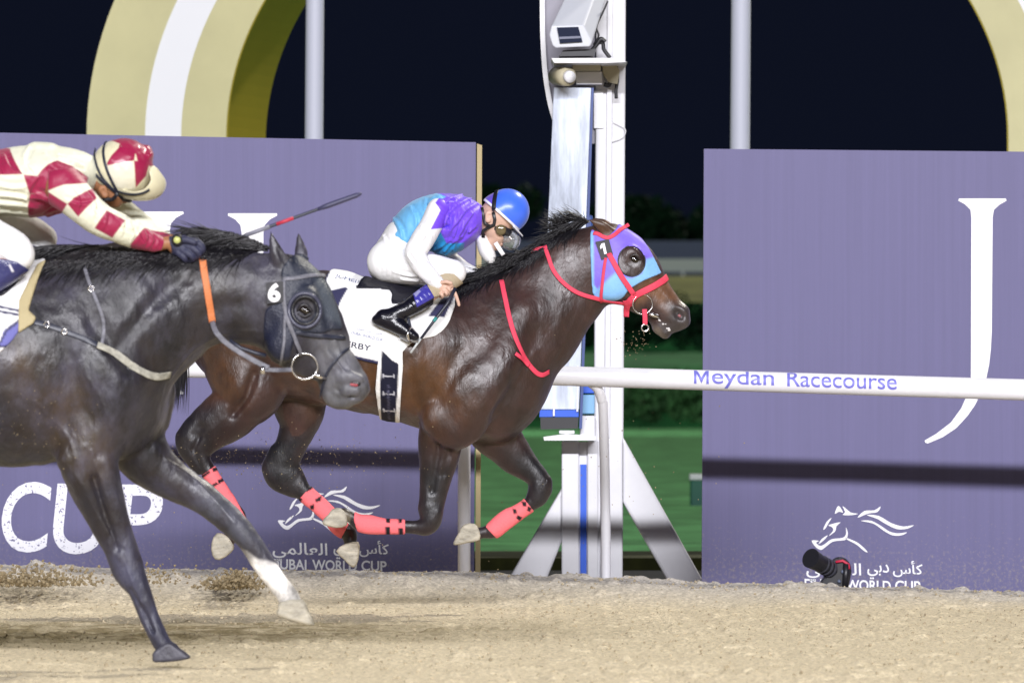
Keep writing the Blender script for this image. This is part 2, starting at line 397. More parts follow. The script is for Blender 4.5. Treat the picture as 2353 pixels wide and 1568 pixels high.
# ------------------------------------------------------------------ ground
def ridge_crest_z(x):   # crest of the raked sand bank beside the rail
    u = CX+x*F/31.4
    v = np.interp(u, [-400, 0, 540, 1067, 1400, 1628, 2170, 2352, 2800], [1290, 1295, 1310, 1316, 1328, 1337, 1357, 1364, 1380])
    return H-(v-YH)*31.4/F
nx, ny = 1100, 560
xs = np.linspace(-4.6, 4.6, nx); ys = np.concatenate([np.linspace(20.5, 30.3, 360, endpoint=False), np.linspace(30.3, 32.8, 200)])
X, Y = np.meshgrid(xs, ys, indexing='ij')
Z = np.zeros_like(X)
for sc_, am, sd_ in ((3, .014, 1), (9, .007, 2), (26, .006, 3), (60, .005, 4)): Z += am*(vnoise(X*sc_+100, Y*sc_*.8+50, sd_)-.5)
clod = np.clip(vnoise(X*14+9, Y*11+3, 8)-.66, 0, 1)*.05*(vnoise(X*2, Y*2, 12) > .4); Z += clod
hole = np.clip(vnoise(X*4+7, Y*5+31, 18)-.70, 0, 1); Z -= hole*.05
cz = ridge_crest_z(X)
prof = np.where(Y < 31.4, np.clip((Y-30.35)/1.05, 0, 1), np.clip((32.3-Y)/.9, 0, 1)); prof = prof*prof*(3-2*prof)
rough = 1+.3*prof
Z = Z*rough+cz*prof+0.006*prof*(vnoise(X*22, Y*22, 21)-.5)*2
V = np.stack([X, Y, Z], -1).reshape(-1, 3)
idx = np.arange(nx*ny).reshape(nx, ny); Q = np.stack([idx[:-1, :-1], idx[1:, :-1], idx[1:, 1:], idx[:-1, 1:]], -1).reshape(-1, 4)
grey = (prof[..., None].reshape(-1, 1))
horse_shade = np.clip(1.25-np.abs(Y-27.6-.25*X)/1.5, 0, 1)*np.clip((.7-X)/2.2, 0, 1)*(.35+1.3*vnoise(X*9, Y*9, 33)*(.4+1.2*vnoise(X*40, Y*40, 34)))  # ground shadow of the dark horse, painted into the sand colour
horse_shade = np.clip(horse_shade, 0, 1).reshape(-1, 1)
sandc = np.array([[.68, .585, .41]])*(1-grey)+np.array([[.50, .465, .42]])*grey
sandc = sandc*(1-.85*horse_shade)+np.array([[.20, .155, .07]])*.85*horse_shade
M['sand'] = mat('track_sand', rough=.95, spec=.15, attr=True, var=.34, vscale=55, bump=.7, bscale=120)
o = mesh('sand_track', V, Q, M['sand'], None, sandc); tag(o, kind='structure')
M['sandflat'] = mat('sand_flat', (.66, .57, .40), .95, spec=.15, var=.3, vscale=20, bump=.6, bscale=60)
for nm, bb in (('sand_apron', (-60, 60, 2, 20.5)), ('sand_apron', (-60, -4.6, 20.5, 32.3)), ('sand_apron', (4.6, 60, 20.5, 32.3))):
    o = mesh(nm, *box(*bb, -.11, -.012), M['sandflat'], smooth=False); tag(o, kind='structure')
M['soil'] = mat('soil', (.10, .085, .07), .95, spec=.1, var=.2, vscale=.5)
o = mesh('ground', [(-1500, -200, -.12), (1500, -200, -.12), (1500, 1500, -.12), (-1500, 1500, -.12)], [(0, 1, 2, 3)], M['soil']); tag(o, kind='structure')
M['asphalt'] = mat('asphalt', (.035, .037, .042), .9, spec=.2, var=.2, vscale=6)
o = mesh('path', *box(-60, 60, 34.6, 39.6, -.1, -.03), M['asphalt'], smooth=False); tag(o, kind='structure')
M['grass'] = mat('lawn_grass', (.070, .225, .080), .9, spec=.15, var=.45, vscale=1.1, stretch=(1, .35, 1), bump=.3, bscale=40)
gx, gy = 120, 240
lx = np.linspace(-70, 70, gx); ly = 39.6+(np.linspace(0, 1, gy)**2.2)*352
GX, GY = np.meshgrid(lx, ly, indexing='ij'); GZ = .05*(vnoise(GX*.7, GY*.5, 5)-.5)+.02
GZ[:, 0] = -.08
idx = np.arange(gx*gy).reshape(gx, gy); Q = np.stack([idx[:-1, :-1], idx[1:, :-1], idx[1:, 1:], idx[:-1, 1:]], -1).reshape(-1, 4)
o = mesh('lawn', np.stack([GX, GY, GZ], -1).reshape(-1, 3), Q, M['grass']); tag(o, kind='structure')
M['verge'] = mat('dry_verge', (.036, .040, .006), .95, var=.3, vscale=9)
o = mesh('verge', *box(-60, 60, 39.2, 41.2, -.1, .045), M['verge'], smooth=False); tag(o, kind='structure')
# rising bank beyond the lawn, in steps
M['bank'] = mat('bank_turf', (.02, .15, .04), .95, var=.3, vscale=.3)
M['bankdry'] = mat('bank_dry_turf', (.17, .18, .05), .95, var=.3, vscale=.2)
def strip(name, prof_, m):
    V = [(x, y, z) for x in (-80, 80) for y, z in prof_]; n = len(prof_)
    return tag(mesh(name, V, [(i, n+i, n+i+1, i+1) for i in range(n-1)], m, smooth=False), kind='structure')
strip('bank', [(392, -.1), (398, 3.4), (399, 3.9), (411, 4.9), (413, 5.0), (416, 8.2)], M['bank'])
strip('upper_bank', [(416, 8.2), (434, 10.3), (470, 10.4)], M['bankdry'])

# ------------------------------------------------------------------ far greenery and far rail
def leaf_mass(name, blobs, nleaf, size, m, parent=None):
    V = []; Fc = []
    per = nleaf//len(blobs)
    for (c, r) in blobs:
        for _ in range(per):
            p = RNG.normal(size=3); p /= np.linalg.norm(p); p = p*r*RNG.random()**.33+c
            a = RNG.normal(size=3); a /= np.linalg.norm(a); b = np.cross(a, RNG.normal(size=3)); b /= np.linalg.norm(b)
            q = size*(.6+.8*RNG.random()); o = len(V)
            V += [tuple(p-a*q), tuple(p-b*q*.5), tuple(p+a*q), tuple(p+b*q*.5)]; Fc.append((o, o+1, o+2, o+3))
    return mesh(name, V, Fc, m, parent, smooth=False)
M['leaf'] = mat('hedge_leaf', (.06, .15, .055), .7, spec=.2, var=.5, vscale=.6)
M['leafdark'] = mat('dark_leaf', (.008, .030, .014), .8, spec=.1, var=.5, vscale=.4)
M['bark'] = mat('bark', (.05, .04, .03), .9)
hb = [(np.array([x+RNG.normal()*.3, 394+RNG.normal()*.5, 1.2+RNG.random()*1.2]), np.array([1.4, 1.3, 1.5+.4*RNG.random()])) for x in np.arange(-14, 26, .9)]
o = leaf_mass('hedge', hb, 9000, .28, M['leaf']); tag(o, 'bushy green hedge along the far edge of the lawn, below the dark one', 'hedge')
hb = [(np.array([x+RNG.normal()*.3, 413.5+RNG.normal()*.4, 6.2+RNG.random()*.9]), np.array([1.6, 1.0, 1.8])) for x in np.arange(-14, 26, 1.0)]
o = leaf_mass('hedge', hb, 7000, .3, M['leafdark']); tag(o, 'tall near black hedge on the bank under the pale far rail', 'hedge')
for i, (x, hgt, lab) in enumerate(((-2.0, 7.5, 'dim dark green tree behind the blue helmet'), (9.0, 7.0, 'dim dark green tree beside the finish post'), (13.0, 6.0, 'low dim tree next to the right purple panel'))):
    t = empty('tree', (x, 462+2*i, 10.3), lab+', far off in the night', 'tree', 'trees on the far bank')
    leaf_mass('crown', [(np.array([x+RNG.normal()*1.4, 462+2*i+RNG.normal()*.8, 10.3+hgt*(.45+.4*RNG.random())]), np.array([1.5, 1.4, 1.3])) for _ in range(9)], 2600, .32, M['leafdark'], t)
    mesh('trunk', *tube([(x, 462+2*i, 10.2), (x+.1, 462+2*i, 12), (x, 462+2*i, 10.3+hgt*.6)], [.3, .22, .1]), M['bark'], t)
fr_ = empty('far_rail', (6, 436, 10.3), 'pale far off running rail on the bank between post and right panel', 'rail')
mesh('beam', *box(-40, 40, 435.9, 436.15, 10.62, 11.5), mat('far_rail_paint', (.55, .58, .58), .5), fr_, smooth=False)
for x in np.arange(-38, 40, 3.1): mesh('leg', *box(x, x+.16, 435.95, 436.1, 10.2, 10.62), M['white'], fr_, smooth=False)
o = mesh('far_wall', *box(-40, 40, 446, 446.6, 10.2, 13.0), mat('far_wall_paint', (.12, .14, .24), .8), smooth=False); tag(o, 'low blue grey wall far off above the pale rail', 'wall')
bevel(o, .05)

# ------------------------------------------------------------------ advertising panels
DP = 33.2
def panel(outline, label, parts, edge=None):
    c = Wd(sum(p[0] for p in outline)/len(outline), max(p[1] for p in outline), DP)
    t = empty('advertising_panel', (c[0], DP, 0), label, 'advertising panel', 'purple advertising panels')
    mesh('board', *prism(outline, DP, DP+.05), M['panel'], t, smooth=False)
    return t
pl = panel([(-900, 290), (0, 305), (1093, 327), (1089, 1352), (-900, 1352)], 'purple panel with big white CUP lettering, to the left of the finish post', None)
mesh('edge_batten', *prism([(1095.5, 330), (1107, 334), (1103, 1352), (1091.5, 1352)], DP+.03, DP+.11), M['tan'], pl, smooth=False)
pr_ = panel([(1617, 342), (2352, 348.5), (3300, 357), (3300, 1420), (1611.5, 1402)], 'purple panel with a tall white letter J, to the right of the finish post', None)
for x0, x1 in ((-700, -640), (500, 540), (1000, 1040)): mesh('stay', *merge(tube([Wd(x0, 700, DP+.06), Wd(x0+5, 1351, DP+1.0)], .025)), M['steel'], pl)
for x0 in (1700, 2300, 2900): mesh('stay', *tube([Wd(x0, 700, DP+.06), Wd(x0+5, 1351, DP+1.0)], .025), M['steel'], pr_)
LT = DP-.004
def prn(P): return [(tuple(p)) for p in P]
def poly_flat(plist, d): return flat([(P, [tuple(range(len(P)))]) for P in plist], d)
J = [(2203, 456), (2310, 456), (2312, 461), (2296, 470), (2283, 482), (2280, 500), (2278, 760), (2276, 800), (2272, 836), (2266, 866), (2254, 900), (2240, 929), (2222, 955), (2196, 983), (2166, 1003), (2131, 1018), (2125, 1016), (2124, 1011), (2150, 996), (2184, 970), (2208, 937), (2222, 905), (2230, 866), (2231, 500), (2229, 482), (2216, 469), (2201, 461)]
mesh('lettering', *poly_flat([J], LT), M['letter'], pr_, smooth=False)
def serif_stem(xc, y0, y1):
    a = [(-56, 0), (56, 0), (57, 5), (40, 14), (28, 27), (25, 45)]
    top = [(xc+x, y0+y) for x, y in a]; bot = [(xc+x, y1-y) for x, y in reversed(a)]
    lt = [(xc-x, y0+y) for x, y in a if x > 0]; lb = [(xc-x, y1-y) for x, y in reversed(a) if x > 0]
    return top[1:]+bot[:-1]+list(reversed([(2*xc-x, y) for x, y in top[1:]+bot[:-1]]))
hs = [serif_stem(365, 486, 905), serif_stem(580, 490, 909)]
mesh('lettering', *flat([(P, [tuple(range(len(P)))]) for P in hs]+[([(388, 685), (557, 688), (557, 722), (388, 719)], [(0, 1, 2, 3)])], LT), M['letter'], pl, smooth=False)
M['worn'] = mat('worn_white_print', (.78, .78, .84), .55, var=.02, vscale=90, var2=(.80, .80, .86))
m = mat('speckled_white_print', (.80, .80, .86), .55); nt = m.node_tree
n1 = nt.nodes.new('ShaderNodeTexNoise'); n1.inputs['Scale'].default_value = 75; n1.inputs['Detail'].default_value = 3
tc = nt.nodes.new('ShaderNodeTexCoord'); r1 = nt.nodes.new('ShaderNodeMapRange'); r1.inputs[1].default_value = .60; r1.inputs[2].default_value = .66
mx = nt.nodes.new('ShaderNodeMix'); mx.data_type = 'RGBA'; mx.inputs[6].default_value = (.80, .80, .86, 1); mx.inputs[7].default_value = (.116, .108, .228, 1)
nt.links.new(tc.outputs['Object'], n1.inputs['Vector']); nt.links.new(n1.outputs[0], r1.inputs[0]); nt.links.new(r1.outputs[0], mx.inputs[0]); nt.links.new(mx.outputs[2], nt.nodes['Principled BSDF'].inputs['Base Color'])
M['speck'] = m
cup = [text_mesh('C', 4, 1106, 118, 1268, shear=.12, offset=.012), text_mesh('U', 122, 1110, 252, 1272, shear=.12, offset=.012), text_mesh('P', 262, 1112, 374, 1273, shear=.12, offset=.012)]
mesh('lettering', *flat(cup, LT), M['speck'], pl, smooth=False)
EM = [[(940, 1015), (960, 970), (987, 1008), (965, 1004)], [(985, 972), (1030, 1008), (1072, 1016), (1030, 1024), (985, 1022), (998, 1006)],
      [(1070, 1038), (1108, 1000), (1165, 996), (1200, 974), (1182, 1006), (1130, 1014)],
      [(1120, 1022), (1190, 1028), (1260, 1068), (1330, 1088), (1390, 1080), (1350, 1101), (1290, 1102), (1220, 1068), (1180, 1044)],
      [(1088, 1056), (1145, 1055), (1200, 1083), (1250, 1116), (1300, 1127), (1350, 1121), (1320, 1138), (1268, 1138), (1218, 1112), (1160, 1072)],
      [(874, 1104), (893, 1062), (922, 1038), (906, 1066), (886, 1100)],
      [(903, 1082), (930, 1072), (972, 1064), (950, 1086), (944, 1112), (930, 1126), (905, 1142), (930, 1112), (924, 1092)],
      [(808, 1168), (850, 1170), (834, 1180), (856, 1198), (882, 1188), (922, 1160), (985, 1152), (1004, 1128), (1003, 1094), (1014, 1122), (1010, 1152), (994, 1166), (930, 1174), (886, 1206), (862, 1221), (832, 1206)],
      [(848, 1188), (866, 1158), (900, 1138), (880, 1164)], [(1004, 1152), (1060, 1174), (1098, 1202), (1126, 1232), (1110, 1230), (1064, 1192), (1012, 1164)]]
EMD = [smoothpoly(L(Z14, p), 3) for p in EM]
AR = ['\uFEDB\uFE84\uFEB1', '\uFEA9\uFE91\uFEF2', '\uFE8D\uFEDF\uFECC\uFE8E\uFEDF\uFEE4\uFEF2']
def emblem(parent, dx, dy):
    mesh('emblem', *poly_flat([[(u+dx, v+dy) for u, v in P] for P in EMD], LT), M['letter'], parent, smooth=False)
    a = [text_mesh(AR[2][::-1], 1852+dx, 1290+dy, 1978+dx, 1333+dy, offset=.012, slope=.025), text_mesh(AR[1][::-1], 1992+dx, 1294+dy, 2042+dx, 1329+dy, offset=.012, slope=.025),
         text_mesh(AR[0][::-1], 2051+dx, 1286+dy, 2119+dx, 1324+dy, offset=.012, slope=.025),
         text_mesh('DUBAI', 1848+dx, 1328+dy, 1930+dx, 1352+dy, offset=.022, slope=.03), text_mesh('WORLD', 1943+dx, 1330+dy, 2046+dx, 1354+dy, offset=.022, slope=.03), text_mesh('CUP', 2056+dx, 1332+dy, 2114+dx, 1356+dy, offset=.022, slope=.03)]
    mesh('lettering', *flat(a, LT), M['letter'], parent, smooth=False)
emblem(pr_, 0, 0); emblem(pl, -1226, -46)

# ------------------------------------------------------------------ running rail
DR = 32.0
def rv(u): return np.interp(u, [-500, 490, 1260, 2352, 3200], [836, 846, 862, 895, 921])
def rr_(u): return np.interp(u, [-500, 1260, 2352, 3200], [21, 22.5, 24.5, 26])
us = np.linspace(-500, 3200, 120)
rl = empty('running_rail', Wd(1388, 1376, DR), 'white tubular running rail with blue venue lettering, along the sand track', 'rail')
mesh('tube', *tube([Wd(u, rv(u), DR) for u in us], [rr_(u)*DR/F for u in us], 28), M['rail'], rl)
def leg(ub, ut):
    p = [Wd(ut-22, rv(ut)+12, DR+.015), Wd(ut-6, rv(ut)+26, DR+.03), Wd(ut+4, rv(ut)+52, DR+.045), Wd(ut+8, rv(ut)+90, DR+.05), Wd(ub, 1200, DR+.05), Wd(ub+1, 1378, DR+.05)]
    mesh('leg', *tube(crom(p, 6), [11.5*DR/F]*len(crom(p, 6)), 14), M['rail'], rl)
leg(1391, 1378); leg(2640, 2630); leg(-160, -170)
mesh('leg', *tube([Wd(1066, 880, DR+.05), Wd(1066, 1378, DR+.05)], 14.5*DR/F, 16), M['rail'], rl)
import bmesh
for word, ua, ub, yb in (('M', 1594, 1628, 33), ('eydan', 1635, 1778, 44), ('Racecourse', 1808, 2060, 33)):
    P, Fc = text_mesh(word, ua, -7, ub, yb, offset=.008)
    if word == 'M':
        P = [(ua+x*(ub-ua), -5+y*38) for x, y in ((0, 0), (.17, 0), (.17, 1), (0, 1), (.172, 0), (.499, .60), (.499, .97), (.172, .36), (.501, .60), (.828, 0), (.828, .36), (.501, .97), (.83, 0), (1, 0), (1, 1), (.83, 1))]; Fc = [(0, 1, 2, 3), (4, 5, 6, 7), (8, 9, 10, 11), (12, 13, 14, 15)]
    bm = bmesh.new(); vs = [bm.verts.new((p[0], p[1], 0)) for p in P]
    for f in Fc: bm.faces.new([vs[i] for i in f])
    bmesh.ops.triangulate(bm, faces=bm.faces[:])
    bmesh.ops.subdivide_edges(bm, edges=bm.edges[:], cuts=5, use_grid_fill=True)
    bm.verts.index_update(); P = [v.co[:2] for v in bm.verts]; Fc = [tuple(v.index for v in f.verts) for f in bm.faces]; bm.free()
    VV = []
    for u, y in P:
        r = rr_(u)+.6; v0 = rv(u); arc = (y-21)/24.5  # wraps round the tube
        VV.append(Wd(u, v0+r*math.sin(arc-.12), DR-r*math.cos(arc-.12)/F*DR))
    mesh('lettering', VV, Fc, M['railtext'], rl, smooth=False)

# ------------------------------------------------------------------ finish post with camera housing
DF = 34.2
fp = empty('finish_post', Wd(1400, 1352, DF), 'white finish post with braces, mirror strip and camera box, between the purple panels', 'finish post')
def bx(name, u0, u1, v0, v1, d0, d1, m, bev=.006, lean=0):
    o = mesh(name, *prism([(u0+lean, v0), (u1+lean, v0), (u1, v1), (u0, v1)], d0, d1), m, fp, smooth=False)
    return bevel(o, bev) if bev else o
bx('column', 1362, 1430, -260, 1353, DF, DF+.16, M['post'], .01, lean=9)
bx('column_rib', 1388, 1401, -260, 1005, DF-.018, DF-.0005, M['post'], .004, lean=9)
for u0, u1 in ((1290, 1330), (1349, 1374), (1379, 1430)): bx('base_column', u0, u1, 1012, 1353, DF-.06, DF-.003, M['post'], .008)
bx('base_web', 1328, 1382, 1014, 1353, DF-.035, DF-.004, M['post'], 0)
bx('blue_stripe', 1333, 1347, 1066, 1353, DF-.05, DF-.036, M['blue'], 0)
for P in ([(1292, 1118), (1292, 1240), (1258, 1324), (1250, 1353), (1158, 1353), (1171, 1324)], [(1430, 1001), (1430, 1152), (1531, 1328), (1545, 1353), (1627, 1353), (1611, 1326)]):
    bevel(mesh('brace', *prism(P, DF-.03, DF+.12), M['post'], fp, smooth=False), .014)
curve = [(1241, -120), (1240, 0), (1242, 104), (1250, 194), (1268, 273), (1300, 330)]
cc = crom(curve, 6)
inn = [(u+11, v) for u, v in cc]
mesh('rim', *prism([tuple(p) for p in cc]+inn[::-1], DF-.03, DF+.10), M['white'], fp, smooth=False)
mesh('curved_plate', *prism(inn+[(1366, 330), (1366, -120)], DF+.02, DF+.05), mat('plate_grey', (.27, .26, .31), .5), fp, smooth=False)
M['mirror'] = mat('mirror_painted_gleam', (.60, .66, .78), .25, spec=.6, var=.42, vscale=3.2, stretch=(5, 1, .8), bump=.08, bscale=5)  # bright reflection painted in as pale blue streaks
ms = [(1272, 201), (1358, 202), (1330, 940), (1240, 940)]
bevel(mesh('mirror_strip', *prism(ms, DF-.16, DF-.09), M['mirror'], fp, smooth=False), .004)
mesh('strip_edge', *prism([(1358.4, 202), (1364, 202), (1337, 984), (1330.4, 984)], DF-.15, DF-.09), M['navyedge'], fp, smooth=False)
mesh('strip_foot', *prism([(1240, 941), (1329, 941), (1329, 957), (1239, 957)], DF-.155, DF-.09), M['blue'], fp, smooth=False)
mesh('strip_clamp', *prism([(1241, 958), (1329, 958), (1327, 984), (1242, 986)], DF-.15, DF-.09), M['black'], fp, smooth=False)
for u, a, b in ((1271, 860, 955), (1325, 840, 945)): mesh('strip_bar', *prism([(u, a), (u+4, a), (u+3, b), (u-1, b)], DF-.17, DF-.161), M['white'], fp, smooth=False)
bx('hinge', 1348, 1362, 494, 536, DF-.14, DF-.01, mat('hinge_blue', (.03, .07, .24), .4), .012)
bx('label_plate', 1364, 1386, 208, 295, DF-.012, DF-.001, M['white'], .002)
bx('stripe_box', 1335, 1366, 906, 950, DF-.05, DF-.003, mat('sky_blue_box', (.20, .42, .66), .5), .006)
bx('blue_box', 1332, 1366, 885, 903, DF-.06, DF-.004, M['blue'], .004)
bx('cream_box', 1332, 1367, 954, 1001, DF-.07, DF-.003, M['post'], .008)
mesh('base_shelf', *prism([(1248, 1003), (1300, 996), (1370, 1001), (1368, 1011), (1250, 1011)], DF-.26, DF-.062), M['white'], fp, smooth=False)
bx('shelf_cap', 1284, 1320, 988, 996, DF-.22, DF-.1, M['white'], .006)
# camera box: a rounded box that tips down and to the left towards the track
CB = lambda pts: L(Z12, pts)
front = CB([(258, 175), (475, 168), (532, 280), (520, 312), (290, 322), (266, 305), (245, 235)])
fu = np.array(front); back = fu*np.array([.82, .82])+np.array([fu[:, 0].mean()*.18+48, fu[:, 1].mean()*.18-118])
n = len(fu); V = [Wd(u, v, DF-.42) for u, v in fu]+[Wd(u, v, DF-.05) for u, v in back]
Fc = [tuple(range(n))[::-1], tuple(range(n, 2*n))]+[(i, (i+1) % n, n+(i+1) % n, n+i) for i in range(n)]
cbx = bevel(mesh('camera_box', V, Fc, mat('camera_box_paint', (.55, .57, .62), .4), fp, smooth=False), .008)
mesh('window', *prism(CB([(298, 184), (440, 180), (468, 280), (318, 290)]), DF-.432, DF-.419), M['dark'], cbx, smooth=False)
mesh('window_sill', *prism(CB([(312, 246), (458, 240), (463, 254), (316, 262)]), DF-.437, DF-.433), mat('sill', (.12, .13, .2), .4), cbx, smooth=False)
mesh('shelf', *prism(CB([(262, 388), (640, 386), (765, 412), (640, 418), (280, 418)]), DF-.42, DF-.002), M['white'], fp, smooth=False)
mesh('swivel', *prism(CB([(310, 375), (340, 335), (560, 325), (540, 372)]), DF-.36, DF-.12), M['black'], fp, smooth=False)
mesh('motor', *tube([Wd(*Z12(300, 505), DF-.12), Wd(*Z12(345, 508), DF-.3), Wd(*Z12(372, 510), DF-.34)], [.05, .052, .05], 18), M['beigepaint'], fp)
mesh('motor_cap', *tube([Wd(*Z12(372, 510), DF-.335), Wd(*Z12(392, 512), DF-.36)], [.036, .03], 16), M['post'], fp)
bx('bracket', *[Z12(400, 0)[0], Z12(590, 0)[0], Z12(0, 420)[1], Z12(0, 470)[1]], DF-.2, DF-.02, M['beigepaint'], .004)
bx('bracket', *[Z12(425, 0)[0], Z12(600, 0)[0], Z12(0, 476)[1], Z12(0, 560)[1]], DF-.14, DF-.02, M['post'], .004)
mesh('cable_box', *prism(CB([(600, 425), (690, 430), (715, 470), (700, 560), (640, 545), (600, 480)]), DF-.10, DF-.02), M['beigepaint'], fp, smooth=False)
def cable(pts, r, d=DF-.1, m='black'): mesh('cable', *tube([Wd(*p, d) for p in crom(L(Z12, pts), 6)], r*DF/F, 8), M[m], fp)
cable([(540, 300), (575, 240), (560, 180), (600, 90), (635, 10)], 2.2, DF-.2)
cable([(545, 290), (600, 285), (610, 330), (650, 385)], 4.5, DF-.2); cable([(520, 350), (560, 300), (590, 260), (620, 280)], 5, DF-.22)
cable([(690, 430), (700, 520), (690, 600), (692, 655)], 4.0, DF-.06); cable([(655, 530), (640, 570), (610, 560)], 5, DF-.07)
cable([(660, 940), (720, 920), (750, 890), (745, 850), (670, 810)], 1.0, DF-.02, 'white')

# ------------------------------------------------------------------ flag poles and golden arch
for i, (u0, u1, lab) in enumerate(((700, 743, 'grey metal pole standing behind the left purple panel by the arch'), (1677, 1723, 'grey metal pole standing behind the right purple panel'))):
    t = empty('flag_pole', Wd((u0+u1)/2, 1350, 41), lab, 'pole', 'grey poles behind the panels')
    r = (u1-u0)/2*41/F; um = (u0+u1)/2
    mesh('shaft', *tube([(Wd(um-1, 0, 41)[0], 41, 0), Wd(um-1, 400, 41), Wd(um+2, 0, 41), Wd(um+8, -900, 41)], [r*1.1, r, r*.98, r*.8], 24), M['steel'], t)
    mesh('base_plate', *tube([(Wd(um-1, 0, 41)[0], 41, -.05), (Wd(um-1, 0, 41)[0], 41, .06)], r*2.2, 20), M['steel'], t)
DA = 44.0; th = math.radians(14)
acx = (1418-CX)*DA/F
def arch_pt(u, v, off=0):   # ray of the photo meets the plane of the arch, which stands turned by th
    k = (u-CX)/F; c, s_ = math.cos(th), math.sin(th)
    # plane: points (acx + a c, DA - a s); solve a
    a = (k*DA-acx)/(c+k*s_); y = DA-a*s_
    return np.array([acx+a*c, y, H-(v-YH)*y/F])+off*np.array([s_, c, 0])
def ell(ax, by, ccx, vb): return lambda p: (ccx-ax*math.cos(p), vb-by*math.sin(p))
vb = 316
rings = [(1219, 986), (1085, 868), (1002, 796), (896, 729)]   # outer, stripe, stripe, inner half-axes
ga = empty('arch', (acx, DA, 0), 'huge golden arch with a white stripe rising behind the panels', 'arch')
ps = np.linspace(0, math.pi, 90)
def band(name, A, B, off0, off1, m, inner=False):
    V = []; n = 0
    path = [(-1, 0)]+[(p, 1) for p in ps]+[(4, 0)]
    for p, k in path:
        for (a, b), o in ((A, off0), (B, off0), (B, off1), (A, off1)):
            if k: u, v = ell(a, b, 1418, vb)(p)
            else: u, v = (1418-a if p < 0 else 1418+a), 1310
            V.append(arch_pt(u, v, o))
    N = len(path); Fc = [(i*4+j, i*4+(j+1) % 4, i*4+4+(j+1) % 4, i*4+4+j) for i in range(N-1) for j in range(4)]+[(0, 1, 2, 3), (N*4-1, N*4-2, N*4-3, N*4-4)]
    mesh(name, V, Fc, m, ga, smooth=False)
band('gold_band', rings[0], rings[1], 0, .95, M['gold']); band('white_band', rings[1], rings[2], .002, .948, M['letter']); band('gold_band', rings[2], (898.6, 731.6), 0, .95, M['gold'])
band('inner_face', (898.2, 731.2), (895, 728), .0, .95, M['olive'])

# ------------------------------------------------------------------ small things by the track
mk = empty('marker_box', (Wd(1612, 0, 63)[0], 63, 0), 'small dark green marker box with a white cap on the lawn', 'marker')
a = Wd(1586, 1165, 63); b = Wd(1586, 1095, 63)
bevel(mesh('body', *box(a[0], a[0]+.24, 63, 63.2, 0, b[2]-.03), M['green'], mk, smooth=False), .01)
bevel(mesh('cap', *box(a[0]-.01, a[0]+.25, 62.99, 63.21, b[2]-.029, b[2]+.03), M['white'], mk, smooth=False), .01)
DC = 31.75
pc = empty('photo_camera', Wd(1910, 1352, DC), 'black photo camera with a long lens lying behind the sand bank', 'camera')
p0 = np.array(Wd(*Z14(955, 1355), DC)); p1 = np.array(Wd(*Z14(815, 1275), DC-.16)); dr = (p1-p0)*.88
mesh('lens', *tube([p0, p0+dr*.3, p0+dr*.34, p0+dr*.62, p0+dr*.66, p0+dr*.98, p0+dr*1.0], [.034, .036, .040, .040, .043, .043, .040], 24), M['black'], pc, smooth=False)
mesh('lens_hood', *tube([p0+dr*.94, p0+dr*1.24, p0+dr*1.235, p0+dr*1.0], [.045, .050, .046, .040], 24, cap=False), M['black'], pc, smooth=False)
cb = mesh('body', *prism(L(Z14, [(890, 1330), (925, 1285), (955, 1262), (1000, 1266), (1030, 1300), (1036, 1345), (1018, 1440), (870, 1440), (856, 1408), (880, 1380)]), DC-.06, DC+.06), M['black'], pc, smooth=False); bevel(cb, .012)
for t_ in (.36, .52, .70): mesh('lens_ring', *tube([p0+dr*t_, p0+dr*(t_+.05)], .0455, 24), mat('lens_ring_grey', (.05, .05, .065), .35), pc, smooth=False)
mesh('front_glass', *tube([p0+dr*1.0, p0+dr*1.02], .038, 24), M['dark'], pc, smooth=False)
mesh('grip', *tube([Wd(*Z14(1005, 1300), DC-.066), Wd(*Z14(1000, 1430), DC-.066)], .016, 14), M['black'], pc)
mesh('strap', *tube([Wd(*Z14(*p), DC-.07) for p in ((945, 1290), (985, 1283), (1018, 1304), (1022, 1330))], .007, 8), mat('red_strap', (.5, .02, .06), .5), pc)
for q in ((935, 1350), (965, 1400), (985, 1345)): mesh('button', *tube([Wd(*Z14(*q), DC-.058), Wd(*Z14(*q), DC-.072)], .009, 10), mat('grey_button', (.1, .12, .18), .4), pc)
mesh('tripod_foot', *tube([Wd(1915, 1350, DC+.01), Wd(1915, 1400, DC+.01)], .03, 12), M['black'], pc)

